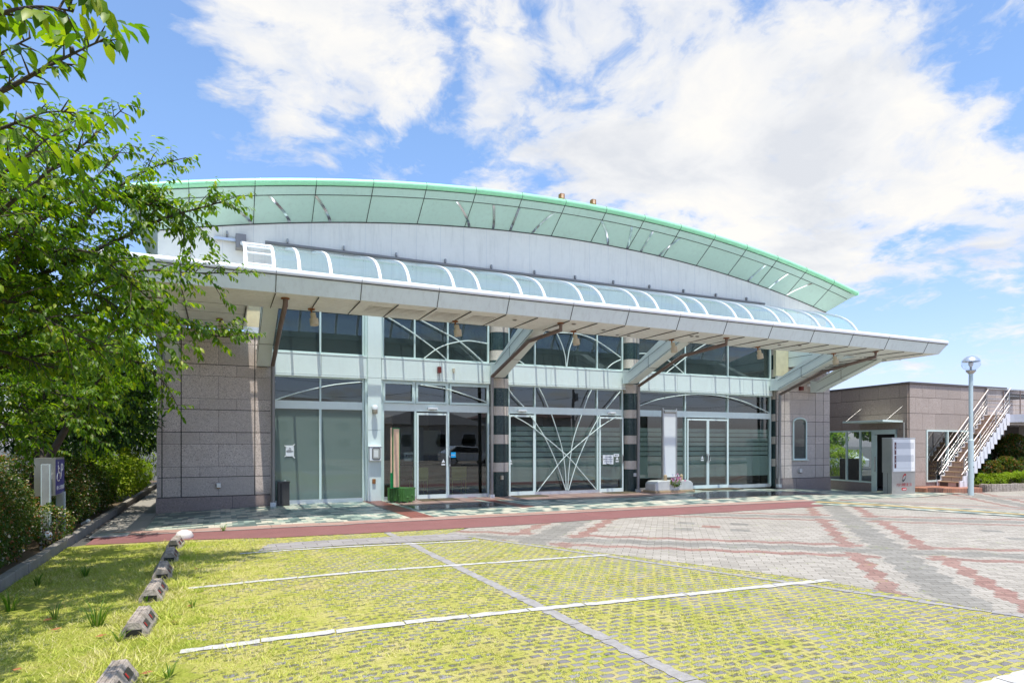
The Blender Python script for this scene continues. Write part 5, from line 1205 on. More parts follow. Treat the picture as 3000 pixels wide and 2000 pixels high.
for (px, py, d_, l) in ((120, 1575, 9.0, 'white garden floodlight low in the hedge under the parking sign'), (243, 1535, 11.2, 'white garden floodlight at the hedge foot by the walkway')):
    q = onX(px, py, -2.62); t = thing('garden_floodlight', l, 'floodlight', q, 'garden floodlights in the hedge'); m = MB(); m.tube([(q.x, q.y, q.z), (q.x+.12, q.y-.08, q.z+.05)], [.045, .07], 'alu', 14); m.build('lamp_head', t); m = MB(); m.tube([(q.x, q.y, -.15), (q.x, q.y, q.z)], .02, 'alu', 6); m.build('stake', t)
m = MB(); g = G(330, 1572); m.box(-2.15, -1.55, 13.55, 14.0, gz(-2)+.02, gz(-2)+.035, 'alu'); tag(m.build('drain_cover'), 'flat metal drain cover on the side walkway', 'drain cover')
# ================================================================ vegetation
def catmull(P, k_=5):
    out = []
    for i in range(len(P)-1):
        p0 = P[max(i-1, 0)]; p1 = P[i]; p2 = P[i+1]; p3 = P[min(i+2, len(P)-1)]
        for s_ in range(k_):
            t = s_/k_; out.append(0.5*((2*p1)+(p2-p0)*t+(2*p0-5*p1+4*p2-p3)*t*t+(3*p1-p0-3*p2+p3)*t**3))
    out.append(P[-1]); return out
def cherry(label, trunk, branches, leafL, base, dens=1.0, group='cherry trees along the hedge', start=0.12, spread=1.0):
    """trunk + limbs as tapered tubes; side twigs carry alternate drooping leaves"""
    t = thing('cherry_tree', label, 'tree', base, group); tm = MB(); P_ = []; D_ = []; U_ = []; L_ = []
    tr = catmull([Vector(p) for p in trunk[0]]); n_ = len(tr); tm.tube(tr, [trunk[1]+(trunk[2]-trunk[1])*i/(n_-1) for i in range(n_)], 'bark', 12); tm.build('trunk', t)
    lm = MB(); tw = MB(); rr = random.Random(hash(label) % 1000 if False else len(label)*7+len(branches))
    def leafrow(a, d_, L):
        pos = 0.03; side = rr.choice((-1, 1)); up = Vector((0, 0, 1))
        s_ = d_.cross(up); s_ = s_.normalized() if s_.length > .05 else Vector((1, 0, 0))
        while pos < L:
            q = a+d_*pos+Vector((0, 0, -.10*pos*pos)); side = -side
            ld = (d_*.55+s_*side*rr.uniform(.35, .9)+Vector((0, 0, rr.uniform(-.95, -.25)))+Vector((rr.uniform(-.25, .25), rr.uniform(-.25, .25), 0)))
            P_.append(q); D_.append(ld); U_.append(Vector((rr.uniform(-.5, .5), rr.uniform(-.5, .5), 1))); L_.append(leafL*rr.uniform(.65, 1.2)); pos += leafL*rr.uniform(.22, .40)
    for (pts, r0) in branches:
        pts = [Vector(p) for p in pts]; near = min(tr[n_//3:] if len(tr) == n_ else tr[len(tr)//3:], key=lambda v: (v-pts[0]).length)
        if (near-pts[0]).length > .08: pts = [near, near*.45+pts[0]*.55+Vector((0, 0, .12))]+pts
        c = catmull([Vector(p) for p in pts], 6); n_ = len(c); lm.tube(c, [max(.004, r0*(1-.92*i/(n_-1))) for i in range(n_)], 'bark', 8)
        tot = sum((c[i+1]-c[i]).length for i in range(n_-1)); acc = 0
        for i in range(1, n_-1):
            q = i/(n_-1)
            if q < start: continue
            seg = (c[i+1]-c[i]); L = seg.length; d_ = seg.normalized(); k_ = max(1, int(L/.085*dens))
            for j in range(k_):
                a = c[i]+seg*(j+rr.random())/k_; out = Vector((rr.gauss(0, 1), rr.gauss(0, 1), rr.gauss(.1, .55))); out -= d_*out.dot(d_); out.normalize()
                td = (d_*rr.uniform(.35, 1.1)+out).normalized(); tl = rr.uniform(.15, .55)*(1.25-.75*q)*spread
                e = a+td*tl+Vector((0, 0, -.10*tl*tl)); tw.tube([a, a+td*tl*.5, e], [.005, .004, .002], 'twig', 4, False)
                leafrow(a+td*tl*.12, td, tl*.95)
                if tl > .3 and rr.random() < .8:
                    o2 = Vector((rr.gauss(0, 1), rr.gauss(0, 1), rr.gauss(0, .5))).normalized(); t2 = (td+o2*.8).normalized(); leafrow(a+td*tl*.5, t2, tl*.55)
            # side branches that carry their own leafy shoots
            if rr.random() < L/.24*dens and q < .9:
                a = c[i]; out = Vector((rr.gauss(0, 1), rr.gauss(0, 1), rr.gauss(.15, .5))); out -= d_*out.dot(d_); out.normalize()
                sd = (d_*rr.uniform(.5, 1.2)+out).normalized(); sl = rr.uniform(.45, .95)*(1.15-.6*q)*spread; g_ = [a+sd*sl*f_+Vector((0, 0, .06*f_-.16*f_*f_)) for f_ in (0, .33, .66, 1.0)]
                tw.tube(g_, [.008, .006, .004, .002], 'twig', 5, False)
                for f_ in np.arange(.1, 1.0, .085/sl*1.1):
                    b_ = a+sd*sl*f_+Vector((0, 0, .06*f_-.16*f_*f_)); o2 = Vector((rr.gauss(0, 1), rr.gauss(0, 1), rr.gauss(0, .45))).normalized(); t2 = (sd*.8+o2).normalized(); leafrow(b_, t2, rr.uniform(.12, .34)*spread)
                leafrow(g_[2], sd, .25)
        leafrow(c[-2], (c[-1]-c[-3]).normalized(), .22)
    o_ = len(lm.v); lm.v += tw.v; i_ = lm._m('twig'); lm.f += [tuple(o_+a for a in f) for f in tw.f]; lm.mi += [i_]*len(tw.f); lm.sm += tw.sm; lm.build('limb', t, recalc=False)
    V_, F_ = leaves(np.array([tuple(v) for v in P_]), np.array([tuple(v) for v in D_]), np.array([tuple(v) for v in U_]), np.array(L_), np.array(L_)*.46, .12, .22)
    blades_mesh('crown', V_, F_, 'leaf_cherry', t); return len(P_)
def br(lst, r0): return ([atD(*p) for p in lst], r0)
NB = 0
B2 = [br([(-350, 1000, 7.4), (-120, 850, 7.3), (60, 760, 7.3), (230, 660, 7.5), (330, 560, 7.7), (450, 490, 7.9), (545, 462, 8.1)], .05),
      br([(-350, 1050, 7.4), (-100, 900, 7.2), (130, 800, 7.3), (330, 710, 7.6), (480, 640, 7.9), (620, 600, 8.1), (705, 572, 8.3)], .05),
      br([(-300, 1100, 7.5), (0, 960, 7.2), (180, 860, 7.2), (400, 795, 7.5), (570, 800, 7.8), (735, 798, 8.0)], .045),
      br([(-300, 1120, 7.8), (0, 1010, 7.6), (200, 930, 7.8), (380, 900, 8.0), (520, 935, 8.3), (640, 985, 8.5), (735, 978, 8.6)], .04),
      br([(-200, 1150, 8.3), (50, 1060, 8.2), (250, 1020, 8.4), (400, 1060, 8.7), (480, 1120, 8.9), (520, 1190, 9.0)], .035),
      br([(-200, 1000, 6.8), (20, 800, 6.6), (110, 640, 6.5), (140, 500, 6.4), (125, 400, 6.3)], .04),
      br([(-250, 850, 5.8), (-20, 640, 5.6), (120, 520, 5.6), (250, 420, 5.7), (375, 305, 5.8)], .035),
      br([(-250, 800, 6.2), (0, 700, 6.2), (200, 600, 6.4), (300, 500, 6.6), (375, 420, 6.7)], .03),
      br([(60, 760, 7.3), (200, 730, 7.0), (300, 760, 6.9), (420, 860, 7.0), (470, 900, 7.1)], .025),
      br([(-250, 1100, 8.8), (0, 1130, 8.8), (150, 1150, 9.0), (260, 1180, 9.2), (330, 1240, 9.4)], .03),
      br([(-200, 900, 6.5), (20, 880, 6.3), (180, 960, 6.4), (300, 1010, 6.6), (360, 1000, 6.7)], .03),
      br([(-250, 700, 5.2), (-60, 560, 5.0), (60, 470, 5.0), (150, 400, 5.1), (230, 370, 5.2)], .03),
      br([(-250, 1050, 7.0), (-50, 1020, 6.9), (100, 1060, 7.0), (220, 1100, 7.2)], .03),
      br([(300, 560, 7.6), (420, 600, 7.7), (470, 590, 7.8), (560, 640, 8.0), (600, 690, 8.1)], .02),
      br([(180, 860, 7.2), (300, 870, 7.0), (430, 980, 7.2), (540, 1010, 7.4)], .02),
      br([(-300, 1200, 8.6), (-60, 1180, 8.5), (100, 1200, 8.7), (220, 1230, 9.0), (300, 1300, 9.2)], .02),
      br([(-300, 1250, 8.0), (-80, 1230, 7.9), (40, 1250, 8.0), (120, 1300, 8.2)], .02),
      br([(-250, 1000, 9.2), (20, 1000, 9.2), (200, 1030, 9.4), (330, 1120, 9.7)], .02),
      br([(-200, 760, 8.4), (60, 700, 8.4), (220, 780, 8.6), (350, 860, 8.9), (440, 960, 9.1)], .02),
      br([(-200, 700, 6.6), (0, 560, 6.6), (70, 470, 6.8), (180, 330, 6.9)], .03)]
base = Vector((-3.6, 7.9, gz(-3)))
NB += cherry('large cherry tree whose leafy limbs reach over the left half of the hall front', ([base, base+Vector((.05, .05, 1.2)), base+Vector((.1, -.1, 2.2)), base+Vector((.2, 0, 3.0))], .20, .14), B2, .086, base, 2.3, spread=.74)
B1 = [br([(-600, 500, 2.9), (-250, 380, 2.75), (0, 270, 2.7), (130, 200, 2.7), (230, 150, 2.75), (300, 118, 2.8)], .022),
      br([(-600, 300, 2.7), (-250, 120, 2.55), (0, 40, 2.5), (120, 20, 2.5), (215, 35, 2.55)], .02),
      br([(-600, 550, 3.4), (-200, 450, 3.3), (20, 370, 3.25), (130, 330, 3.3), (215, 330, 3.35)], .02),
      br([(-500, 100, 2.6), (-200, -60, 2.5), (60, -90, 2.5), (250, -60, 2.5), (290, -20, 2.5)], .015),
      br([(-500, 420, 2.9), (-200, 330, 2.8), (-30, 180, 2.8), (90, 110, 2.85)], .015)]
b1 = Vector((-3.5, 2.9, gz(-3)))
NB += cherry('nearest cherry tree, its big leaves hanging in from the top left corner', ([b1, b1+Vector((.05, 0, 1.2)), b1+Vector((.3, .05, 2.4)), b1+Vector((.7, .15, 3.0))], .16, .09), B1, .088, b1, 1.1, start=.3, spread=.34)
b3 = Vector((-3.15, 13.6, gz(-3))); top3 = atD(270, 1140, 11.2)
B3 = [([atD(150, 1330, 11.3), atD(215, 1210, 11.2), top3, atD(330, 1060, 11.0), atD(400, 1000, 10.8)], .035), ([atD(120, 1300, 11.6), atD(60, 1150, 11.8), atD(40, 1000, 12), atD(80, 850, 12)], .035)] + [([atD(270, 1140, 11.2), atD(250+40*i, 1050-50*i, 11.6), atD(180+90*i, 960-40*i, 12), atD(140+110*i, 870+40*i, 12.2)], .03) for i in range(3)] + [([atD(100, 1220, 12), atD(180, 1100, 12.3), atD(300, 1150, 12.8), atD(400, 1180, 13.2)], .03), ([atD(40, 1000, 12), atD(-20, 900, 12.5), atD(100, 780, 13), atD(230, 760, 13)], .03)]
NB += cherry('third cherry tree leaning right behind the parking sign', ([b3, atD(90, 1420, 11.6), atD(150, 1330, 11.3), atD(215, 1215, 11.2)], .10, .045), B3, .10, b3, .95)
def extra_crown(t, c, r, n_):
    foliage([c], [r], n_, .10, .046, 'leaf_cherry', 'crown', t, shell=.2, gap=.12)
for t_ in [o for o in bpy.data.objects if o.name.startswith('cherry_tree') and o.type == 'EMPTY']:
    if 'nearest' in t_['label']: extra_crown(t_, (-2.75, 4.5, 4.3), (1.2, 1.8, .7), 6500)
    if 'large' in t_['label']: extra_crown(t_, (-3.5, 8.2, 4.5), (1.5, 1.9, .9), 6500)
def leafy_tree(label, base, h, crown, n_, L, mt, cat='tree', group='trees behind the hedge', tr=.14):
    base = Vector(base); t = thing('leafy_tree', label, cat, base, group); m = MB(); top = base+Vector((.1, .1, h))
    m.tube([base, base+Vector((.08, 0, h*.5)), top], [tr, tr*.75, tr*.4], 'bark', 10)
    m.build('trunk', t); m = MB(); rr = random.Random(int(abs(base.x*100)))
    for c, r in crown[:5]: m.tube([base+Vector((.05, 0, h*rr.uniform(.35, .7))), (Vector(c)+base)*.5+Vector((0, 0, h*.25)), Vector(c)], [tr*.4, tr*.25, .02], 'bark', 6)
    m.build('limb', t); foliage([c for c, r in crown], [r for c, r in crown], n_, L, L*.5, mt, 'crown', t)
def crown_at(b, h, spread, k_, seed):
    rr = random.Random(seed); return [((b[0]+rr.uniform(-spread, spread), b[1]+rr.uniform(-spread, spread), h+rr.uniform(-1.2, 1.2)), (rr.uniform(.8, 1.5), rr.uniform(.8, 1.5), rr.uniform(.6, 1.0))) for _ in range(k_)]
leafy_tree('dark leafy tree close behind the hedge beside the walkway', (-3.6, 17.5, -.1), 3.2, crown_at((-3.4, 17.5), 3.3, 1.0, 9, 1), 14000, .13, 'leaf_dark')
leafy_tree('dark leafy tree farther down the walkway', (-3.6, 22.5, -.1), 3.4, crown_at((-3.4, 22.5), 3.3, 1.2, 9, 2), 11000, .15, 'leaf_dark')
leafy_tree('tall dark tree left of the parking sign', (-6.5, 15.0, -.1), 3.6, crown_at((-6.3, 15), 3.6, 1.8, 11, 3), 14000, .14, 'leaf_dark')
leafy_tree('tree at the far end of the walkway', (-3.6, 29.5, -.1), 3.0, crown_at((-3.2, 29.5), 2.9, 1.2, 8, 4), 5000, .18, 'leaf_cherry')
def bush(name, label, cat, cs, rs, n_, L, W_, mt, group, stem=True):
    b = Vector((cs[0][0], cs[0][1], gz(cs[0][0], cs[0][1]))); t = thing(name, label, cat, b, group)
    if stem:
        m = MB(); rr = random.Random(int(abs(b.x*31+b.y*7)))
        for i in range(7): a = rr.uniform(0, 6.28); m.tube([b, b+Vector((math.cos(a)*.12, math.sin(a)*.12, .25)), b+Vector((math.cos(a)*rs[0][0]*.6, math.sin(a)*rs[0][1]*.6, rs[0][2]*1.1))], [.02, .014, .005], 'twig', 5)
        m.build('stem', t)
    foliage(cs, rs, n_, L, W_, mt, 'foliage', t, shell=.75)
# hedge shrubs along the kerb
yy = 4.6; i = 0; names = ['nearest hedge shrub at the left picture edge', 'second hedge shrub along the kerb', 'third hedge shrub, dotted with white flowers', 'hedge shrub just before the parking sign', 'hedge shrub around the parking sign posts', 'hedge shrub right of the parking sign', 'hedge shrub with reddish tips beside the red path', 'last big hedge shrub beside the walkway start', 'low hedge shrub along the walkway', 'farthest hedge shrub along the walkway']
for yy, h, l in zip((7.6, 8.9, 10.2, 11.4, 12.6, 13.9, 15.2, 16.6, 18.1, 19.6), (1.25, 1.3, 1.25, 1.2, 1.1, 1.25, 1.3, 1.25, 1.1, .95), names):
    pass
    hs = .26 if 12 < yy < 14.2 else 0
    bush('hedge_shrub', l, 'shrub', [(-3.15-hs, yy, h*.48), (-3.0-hs, yy+.4, h*.42), (-3.35-hs, yy-.35, h*.55), (-2.85-hs*1.6, yy-.3, h*.3)], [(.62, .72, h*.62), (.5, .55, h*.5), (.55, .6, h*.6), (.42, .5, h*.36)], 9500, .045, .028, 'leaf_hedge', 'flowering hedge shrubs along the kerb')
for (c, r, l, mt, nm_) in (((-4.6, 10.5, .9), (.9, 1.0, 1.1), 'green bush behind the hedge at the left edge', 'leaf_cherry', 1), ((-4.9, 7.9, .9), (.8, .9, 1.0), 'green bush at the far left behind the hedge', 'leaf_bright', 1), ((-3.4, 19.2, .75), (.9, 1.1, .95), 'sunlit bush left of the walkway', 'leaf_cherry', 1), ((-3.1, 22.0, .8), (.8, 1.1, 1.0), 'yellow green bush left of the walkway bend', 'leaf_bright', 1), ((-2.95, 25.5, .5), (.6, 1.0, .6), 'low bright bush near the far corner of the hall', 'leaf_bright', 1), ((-3.0, 28.0, 1.4), (1.1, 1.2, 1.4), 'tall bright bush behind the hall corner', 'leaf_bright', 1), ((-6.0, 20, 1.2), (1.6, 1.6, 1.5), 'big dark bush under the trees', 'leaf_dark', 1), ((-5.2, 13.0, 1.0), (1.2, 1.3, 1.2), 'dark bush behind the parking sign', 'leaf_dark', 1)):
    bush('bush', l, 'bush', [c, (c[0]+.3, c[1]+.3, c[2]*1.15), (c[0]-.3, c[1]-.35, c[2]*.9)], [r, tuple(q*.75 for q in r), tuple(q*.8 for q in r)], 5500, .085, .045, mt, 'bushes behind the hedge')
bush('hedge_shrub', 'small leafy shoot growing in front of the parking sign posts', 'shrub', [(-2.55, 12.55, .28), (-2.52, 13.3, .22)], [(.22, .34, .34), (.18, .3, .26)], 1500, .045, .028, 'leaf_hedge', 'flowering hedge shrubs along the kerb')
# right hand planter
m = MB(); P0 = [atD(2868, 1434, 23.6), atD(2905, 1440, 23.3), atD(2960, 1437, 23.6), atD(3060, 1432, 24.3), atD(3200, 1428, 25)]
pts = catmull([Vector((p.x, p.y, 0)) for p in P0], 6); rr = random.Random(8)
for i in range(len(pts)-1):
    a, b = pts[i], pts[i+1]; d_ = (b-a).normalized(); n_ = Vector((-d_.y, d_.x, 0)); m.obox(a+d_*.006+Vector((0, 0, -.3)), d_, n_, (0, 0, 1), (b-a).length-.012, .14, .42+rr.uniform(-.01, .01), 'stop_conc')
tag(m.build('planter_kerb', bevel=.01), 'rough stone edging round the planting bed on the right', 'edging')
m = MB(); m.prism([(p.x+.05, p.y+.12, -.1) for p in pts]+[(34, 16.9, -.1), (27.0, 16.9, -.1)], (0, 0, .16), 'soil'); tag(m.build('planting_bed'), kind='structure')
def rb(px, py, d_, r, l, mt, n_, L=.07):
    c = atD(px, py, d_); bush('round_shrub', l, 'shrub', [tuple(c), (c.x+r*.3, c.y+r*.2, c.z+r*.25)], [(r, r, r*.9), (r*.7, r*.7, r*.7)], n_, L, L*.5, mt, 'shrubs in the right hand bed')
rb(2898, 1378, 24.6, .42, 'round reddish shrub nearest the staircase', 'leaf_photinia', 4500); rb(2946, 1372, 24.9, .48, 'round reddish shrub in the middle of the right bed', 'leaf_photinia', 4500); rb(2990, 1365, 25.2, .55, 'round shrub at the right picture edge', 'leaf_photinia', 4000)
rb(2975, 1315, 25.6, .62, 'taller leafy shrub above the round ones', 'leaf_photinia', 4000, .10)
for i, (px, py, r) in enumerate(((2880, 1412, .36), (2912, 1412, .40), (2945, 1410, .38), (2978, 1409, .40), (3010, 1408, .42))): rb(px, py, 24.2, r, ['low clipped bright shrub right beside the lamp post', 'second low clipped shrub from the lamp post', 'third low clipped shrub from the lamp post', 'fourth low clipped shrub from the lamp post', 'low clipped shrub cut by the picture edge'][i], 'leaf_bright', 2600, .045)
# greenery and a parked car behind the annex windows
def car(name, label, o, ang, body):
    t = thing(name, label, 'car', o); M_ = Matrix.Translation(o) @ Matrix.Rotation(ang, 4, 'Z'); 
    def tr(m): m.v = [tuple(M_ @ Vector(v)) for v in m.v]; return m
    prof = [(-2.1, .35), (2.1, .35), (2.15, .7), (1.9, .85), (1.1, .95), (.5, 1.42), (-1.1, 1.48), (-1.9, 1.0), (-2.15, .9)]
    m = MB(); m.prism([(a, -.8, b) for a, b in prof], (0, 1.6, 0), body); tr(m).build('body', t, bevel=.06)
    m = MB(); m.prism([(a, -.81, b) for a, b in ((.95, .98), (.45, 1.36), (-1.05, 1.42), (-1.6, 1.0))], (0, 1.62, 0), 'car_dark'); tr(m).build('window', t)
    for a in (-1.35, 1.35):
        for b in (-.8, .66): m = MB(); m.tube([(a, b, .32), (a, b+.14, .32)], .32, 'car_dark', 20); m.tube([(a, b-.005, .32), (a, b+.145, .32)], .19, 'alu', 16); tr(m).build('wheel', t)
    for b in (-.55, .55): m = MB(); m.box(2.10, 2.16, b-.15, b+.15, .62, .75, 'paper'); tr(m).build('headlight', t)
car('parked_car', 'white car seen through the annex windows', Vector((39.5, 31.5, -.35)), R(100), 'car_white')
bush('bush', 'bright bush seen through the annex windows', 'bush', [(34.8, 27.8, .5), (36.6, 28.2, .4), (33.2, 28.6, .7)], [(1.0, 1.2, 1.0), (1.0, 1, .9), (.8, .9, 1.3)], 5000, .13, .07, 'leaf_bright', 'bushes behind the annex')
leafy_tree('leafy tree standing beyond the annex', (43.5, 36, -.3), 3.0, crown_at((43, 36), 3.0, 3.2, 10, 9), 6000, .30, 'leaf_cherry', group='trees beyond the annex')
# ---- grass: short turf in and between the blocks, longer weeds by the kerb
def inpoly(x, y, poly):
    r_ = np.zeros(len(x), bool); n_ = len(poly); j = n_-1
    for i in range(n_):
        xi, yi = poly[i]; xj, yj = poly[j]; c = ((yi > y) != (yj > y)) & (x < (xj-xi)*(y-yi)/(yj-yi+1e-12)+xi); r_ ^= c; j = i
    return r_
GZ = np.vectorize(gz)
def nz2(x, y, s_, seed=0.0):
    return np.array([mnoise.noise(Vector((a*s_+seed, b*s_, seed))) for a, b in zip(x, y)])
def turf(n_, poly, bb, h0, h1, wd, keepf, name, mt, lab):
    x = rng.uniform(bb[0], bb[1], n_); y = bb[2]+(bb[3]-bb[2])*rng.random(n_)**1.35; k_ = inpoly(x, y, poly); x, y = x[k_], y[k_]; k_ = keepf(x, y); x, y = x[k_], y[k_]
    z = GZ(x, y); n_ = len(x); h = rng.uniform(h0, h1, n_)*(1+.5*nz2(x, y, 1.5, 3.)); a = rng.uniform(0, 6.283, n_); ln = rng.uniform(.5, 1.8, n_)*h; w_ = wd*rng.uniform(.6, 1.3, n_)
    b = rng.uniform(0, 6.283, n_); dx_ = np.cos(b)*w_; dy_ = np.sin(b)*w_
    V_ = np.stack([np.stack([x-dx_, y-dy_, z-.004], 1), np.stack([x+dx_, y+dy_, z-.004], 1), np.stack([x+np.cos(a)*ln, y+np.sin(a)*ln, z+h], 1)], 1).reshape(-1, 3)
    F_ = (np.arange(n_)*3)[:, None]+np.array([[0, 1, 2]]); o = blades_mesh(name, V_, F_, mt); tag(o, lab, 'grass', kind='stuff'); return n_
PARK = [(-2.3, 1.5), (-2.3, 12.6)]+[(p[0], p[1]) for p in RL[:5]]+EDGE+[(7.3, 2.7), (3.5, 2.6), (3.0, 1.5)]
def lines_clear(x, y):
    k_ = np.ones(len(x), bool)
    for (A_, B_, wd) in ((G(548, 1724), G(1786, 1625), .06), (G(525, 1910), G(2430, 1699), .07), (G(701, 1622), G(1403, 1584), .055), (Vector((2.74, 11.4, 0)), Vector((2.92, 1.5, 0)), .09)):
        a = np.array([A_.x, A_.y]); b = np.array([B_.x, B_.y]); d_ = (b-a)/np.linalg.norm(b-a); L = np.linalg.norm(b-a); q = (x-a[0])*d_[0]+(y-a[1])*d_[1]; s_ = np.abs(-(x-a[0])*d_[1]+(y-a[1])*d_[0]); k_ &= ~((s_ < wd*.8) & (q > 0) & (q < L) & (rng.random(len(x)) > .10))
    return k_
def k_park(x, y):
    # joints of the blocks stay green; blocks show through where the turf is thin
    gx = np.abs(((x+.5*np.floor(y/.12)*.18) % .18)-.0); gap = (gx < .035) | (gx > .145) | (np.abs((y % .12)-.0) < .028)
    c = nz2(x, y, 1.1)*.5+nz2(x, y, 5.0, 9.)*.6; side = np.clip((x-.3)*.06, -.1, .5)
    return ((c > -.02+side) | (gap & (c > -.28+side))) & lines_clear(x, y) & ~((y > 10.0+(.9-x*.08)*.35) & (y < 10.9-.05*x) & (x > .6) & (rng.random(len(x)) > .1))
NG = turf(300000, PARK, (-.4, 7.3, 2.4, 12.0), .006, .020, .0035, k_park, 'turf', 'leaf_bright' if False else 'grass_blade', 'short yellow green turf growing between the paving blocks')
NG += turf(95000, [(-2.3, 2.0), (-2.3, 12.5), (-1.2, 12.2), (.9, 11.5), (.9, 2.0)], (-2.3, .9, 2.0, 12.5), .010, .045, .0042, lambda x, y: (nz2(x, y, .9) > -.35) & (rng.random(len(x)) > np.clip((x+.5)/1.3, 0, 1)) & lines_clear(x, y), 'lawn_grass', 'grass_blade', 'longer straw tipped grass between kerb and wheel stops')
NG += turf(9000, [(-.98, 4.4), (-.98, 12.1), (-.32, 12.1), (-.32, 4.4)], (-.98, -.32, 4.4, 12.1), .02, .085, .005, lambda x, y: rng.random(len(x)) < np.clip(1.3-np.abs(np.abs(x+.655)-.15)*7, 0, 1), 'edge_grass', 'grass_blade', 'longer grass growing up round the wheel stops')
wd_ = MB(); rr = random.Random(2)
def tuft(px, py, n_, h, name='weed_tuft', lab=''):
    g = G(px, py); V_ = []; F_ = []
    for i in range(n_):
        a = rr.uniform(0, 6.28); hh = h*rr.uniform(.5, 1.1); ln = hh*rr.uniform(.2, .9); r_ = rr.uniform(0, h*.18); b0 = Vector((g.x+math.cos(a)*r_, g.y+math.sin(a)*r_, g.z)); s_ = Vector((-math.sin(a), math.cos(a), 0))*.006
        m1 = b0+Vector((math.cos(a)*ln*.4, math.sin(a)*ln*.4, hh*.65)); tp = b0+Vector((math.cos(a)*ln, math.sin(a)*ln, hh)); o = len(V_); V_ += [tuple(b0-s_), tuple(b0+s_), tuple(m1+s_*.8), tuple(m1-s_*.8), tuple(tp+s_*.1), tuple(tp-s_*.1)]; F_ += [(o, o+1, o+2, o+3), (o+3, o+2, o+4, o+5)]
    o = blades_mesh(name, V_, F_, 'weed'); tag(o, lab, 'weed', 'grass tufts in the lawn')
for (px, py, n_, h, l) in ((285, 1835, 40, .26, 'tall upright grass tuft on the lawn, left of the wheel stops'), (160, 1815, 16, .18, 'thin grass tuft below the hedge at the left'), (30, 1790, 34, .22, 'spreading grass tuft at the kerb, left picture edge'), (250, 1690, 30, .16, 'short tuft near the kerb'), (495, 1985, 14, .12, 'small tuft right of the nearest wheel stop'), (110, 1715, 26, .14, 'leafy tuft at the kerb foot'), (655, 1556, 14, .16, 'tiny weed beside the red path'), (565, 1780, 12, .10, 'small weed right of the third wheel stop'), (350, 1880, 20, .12, 'tuft against the second wheel stop'), (430, 1765, 18, .10, 'tuft against the third wheel stop')): tuft(px, py, n_, h, lab=l)
# fallen leaves
for i, (px, py) in enumerate(((140, 1822), (165, 1850), (295, 1870), (512, 1830), (180, 1778), (560, 1780), (575, 1670), (640, 1700), (50, 1970), (430, 1980))):
    g = G(px, py); m = MB(); a = rr.uniform(0, 6.28); s_ = .045; u = Vector((math.cos(a), math.sin(a), .12))*s_; v = Vector((-math.sin(a), math.cos(a), .2))*s_*.5; c = g+Vector((0, 0, .03)); m.quad(c-u, c+v, c+u, c-v, 'rust'); tag(m.build('fallen_leaf'), ['brown fallen leaf nearest the left hedge', 'rusty fallen leaf under the thin tuft', 'curled fallen leaf left of the second wheel stop', 'rusty fallen leaf right of the second wheel stop', 'small fallen leaf in the shaded lawn', 'rusty fallen leaf by the small weed', 'tiny fallen leaf in the tree shade', 'fallen leaf between the parking lines and the stops', 'fallen leaf at the bottom left corner', 'fallen leaf right of the nearest wheel stop'][i], 'leaf', 'fallen leaves on the lawn')
# ================================================================ across the street (mirrored in the glass) and beyond
def house(x, y, w_, d_, h, wall, roof, label, rh=1.6):
    t = thing('house', label, 'house', (x, y, 0), 'houses across the street'); m = MB(); m.box(x-w_/2, x+w_/2, y-d_/2, y+d_/2, -.2, h, wall); m.build('wall', t)
    m = MB(); e = .6; a = [(x-w_/2-e, y-d_/2-e, h), (x+w_/2+e, y-d_/2-e, h), (x+w_/2+e, y+d_/2+e, h), (x-w_/2-e, y+d_/2+e, h)]; r0 = (x-w_*.2, y, h+rh); r1 = (x+w_*.2, y, h+rh)
    m.add(a+[r0, r1], [(0, 1, 5, 4), (2, 3, 4, 5), (1, 2, 5), (3, 0, 4), (3, 2, 1, 0)], roof); m.build('roof', t)
    for zz_ in ((1.2, 2.2), (h-2.0, h-.9)):
        for q in (-.3, 0.05, .32):
            m = MB(); m.box(x+w_*q-.7, x+w_*q+.7, y+d_/2, y+d_/2+.06, zz_[0], zz_[1], 'alu'); f_ = m.build('window', t); m = MB(); m.box(x+w_*q-.62, x+w_*q+.62, y+d_/2+.06, y+d_/2+.07, zz_[0]+.08, zz_[1]-.08, 'car_dark'); m.build('pane', f_)
house(-3, -34, 9, 7, 4.8, 'house_wall', 'roof_grey', 'cream two storey house across the street'); house(8.5, -35, 10, 7, 4.9, 'house_wall', 'roof_tile', 'cream house with brown hipped roof across the street'); house(21, -33, 11, 8, 3.6, 'house_grey', 'roof_grey', 'low grey house across the street'); house(34, -36, 10, 8, 4.8, 'house_grey', 'roof_tile', 'grey house at the end of the street')
m = MB(); m.box(-60, 80, -14, -7.5, -.02, .0, 'asphalt'); tag(m.build('road'), kind='structure')
for y in (-7.7, -10.6, -13.8): m = MB(); m.box(-60, 80, y, y+.12, .004, .008, 'line_white'); tag(m.build('road_line'), kind='structure')
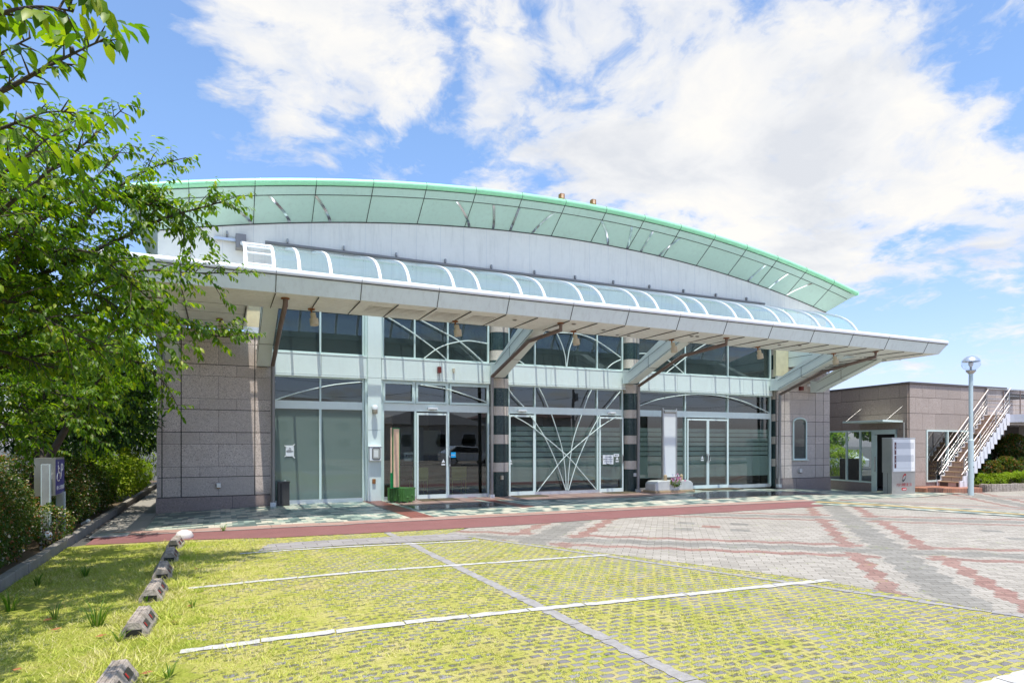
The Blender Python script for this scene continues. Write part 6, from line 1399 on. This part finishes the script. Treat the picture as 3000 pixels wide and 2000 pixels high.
for i, (x, h) in enumerate(((-14, 9), (2.5, 9.5), (16, 9), (33, 9))):
    t = thing('utility_pole', ['utility pole at the left end of the street', 'utility pole opposite the reception', 'utility pole opposite the double door', 'utility pole at the right end of the street'][i], 'utility pole', (x, -21.0, 0), 'utility poles along the street'); m = MB(); m.tube([(x, -21.0, -.2), (x, -21.0, h)], [.16, .11], 'pole_conc', 10); m.build('pole', t); m = MB()
    for z in (h-.3, h-.9, h-1.7): m.box(x-.9, x+.9, -21.05, -20.95, z, z+.09, 'charcoal')
    m.build('crossarm', t); m = MB(); m.cyl(x+.35, -21.0, h-3, h-2.2, .22, 'house_grey', 12); m.build('transformer', t)
for k_, (dy_, z) in enumerate(((0, 9.05), (.5, 8.4), (-.5, 8.4), (0, 7.6), (0, 6.4))):
    m = MB(); xs_ = [-40, -14, 2.5, 16, 33, 60]
    for a, b in zip(xs_, xs_[1:]): m.tube([(a+(b-a)*q/8, -21.0+dy_, z-.7*math.sin(math.pi*q/8)) for q in range(9)], .018, 'black', 4, False)
    tag(m.build('power_line'), ['topmost power line over the street', 'power line on the far side of the crossarm', 'power line on the near side of the crossarm', 'fourth power line down', 'lowest telephone cable over the street'][k_], 'power line', 'power lines over the street')
m = MB()
for i in range(60): x = 3+.5*i; m.tube([(x, -6.9, 0), (x, -6.9, .95)], .015, 'house_grey', 5)
m.tube([(3, -6.9, .95), (32.5, -6.9, .95)], .025, 'house_grey', 6); m.tube([(3, -6.9, .15), (32.5, -6.9, .15)], .02, 'house_grey', 6); tag(m.build('street_fence'), 'low grey railing between the forecourt and the street', 'fence')
car('parked_car', 'silver car on the street reflected in the middle glazing', Vector((17, -9.4, 0)), R(0), 'car_white')
WB = thing('white_building', 'white ribbed building glimpsed through the cherry leaves', 'building', (-26, 36, 0)); m = MB(); m.box(-36, -14, 34, 48, -.3, 9.5, 'white_wall')
for i in range(22): m.box(-36, -14, 33.97, 34.0, .5+.4*i, .56+.4*i, 'house_grey')
m.build('wall', WB); m = MB(); m.box(-36.3, -13.7, 33.7, 48.3, 9.5, 9.8, 'alu'); m.build('roof', WB)
for i, (x, y, s_) in enumerate(((-14, 46, 3.2), (-8, 52, 3.6), (-20, 60, 4.5), (52, 70, 5.0))):
    leafy_tree(['distant tree left of the white building gap', 'distant tree behind the walkway', 'distant tree behind the white building', 'distant tree far right'][i], (x, y, -.3), s_, [((x+random.uniform(-2, 2), y+random.uniform(-2, 2), s_+random.uniform(-1, 1)), (2.2, 2.2, 1.8)) for _ in range(6)], 2600, .45, 'leaf_dark', group='distant trees', tr=.2)
print('leaves', NB, 'blades', NG, 'objects', len(bpy.data.objects))
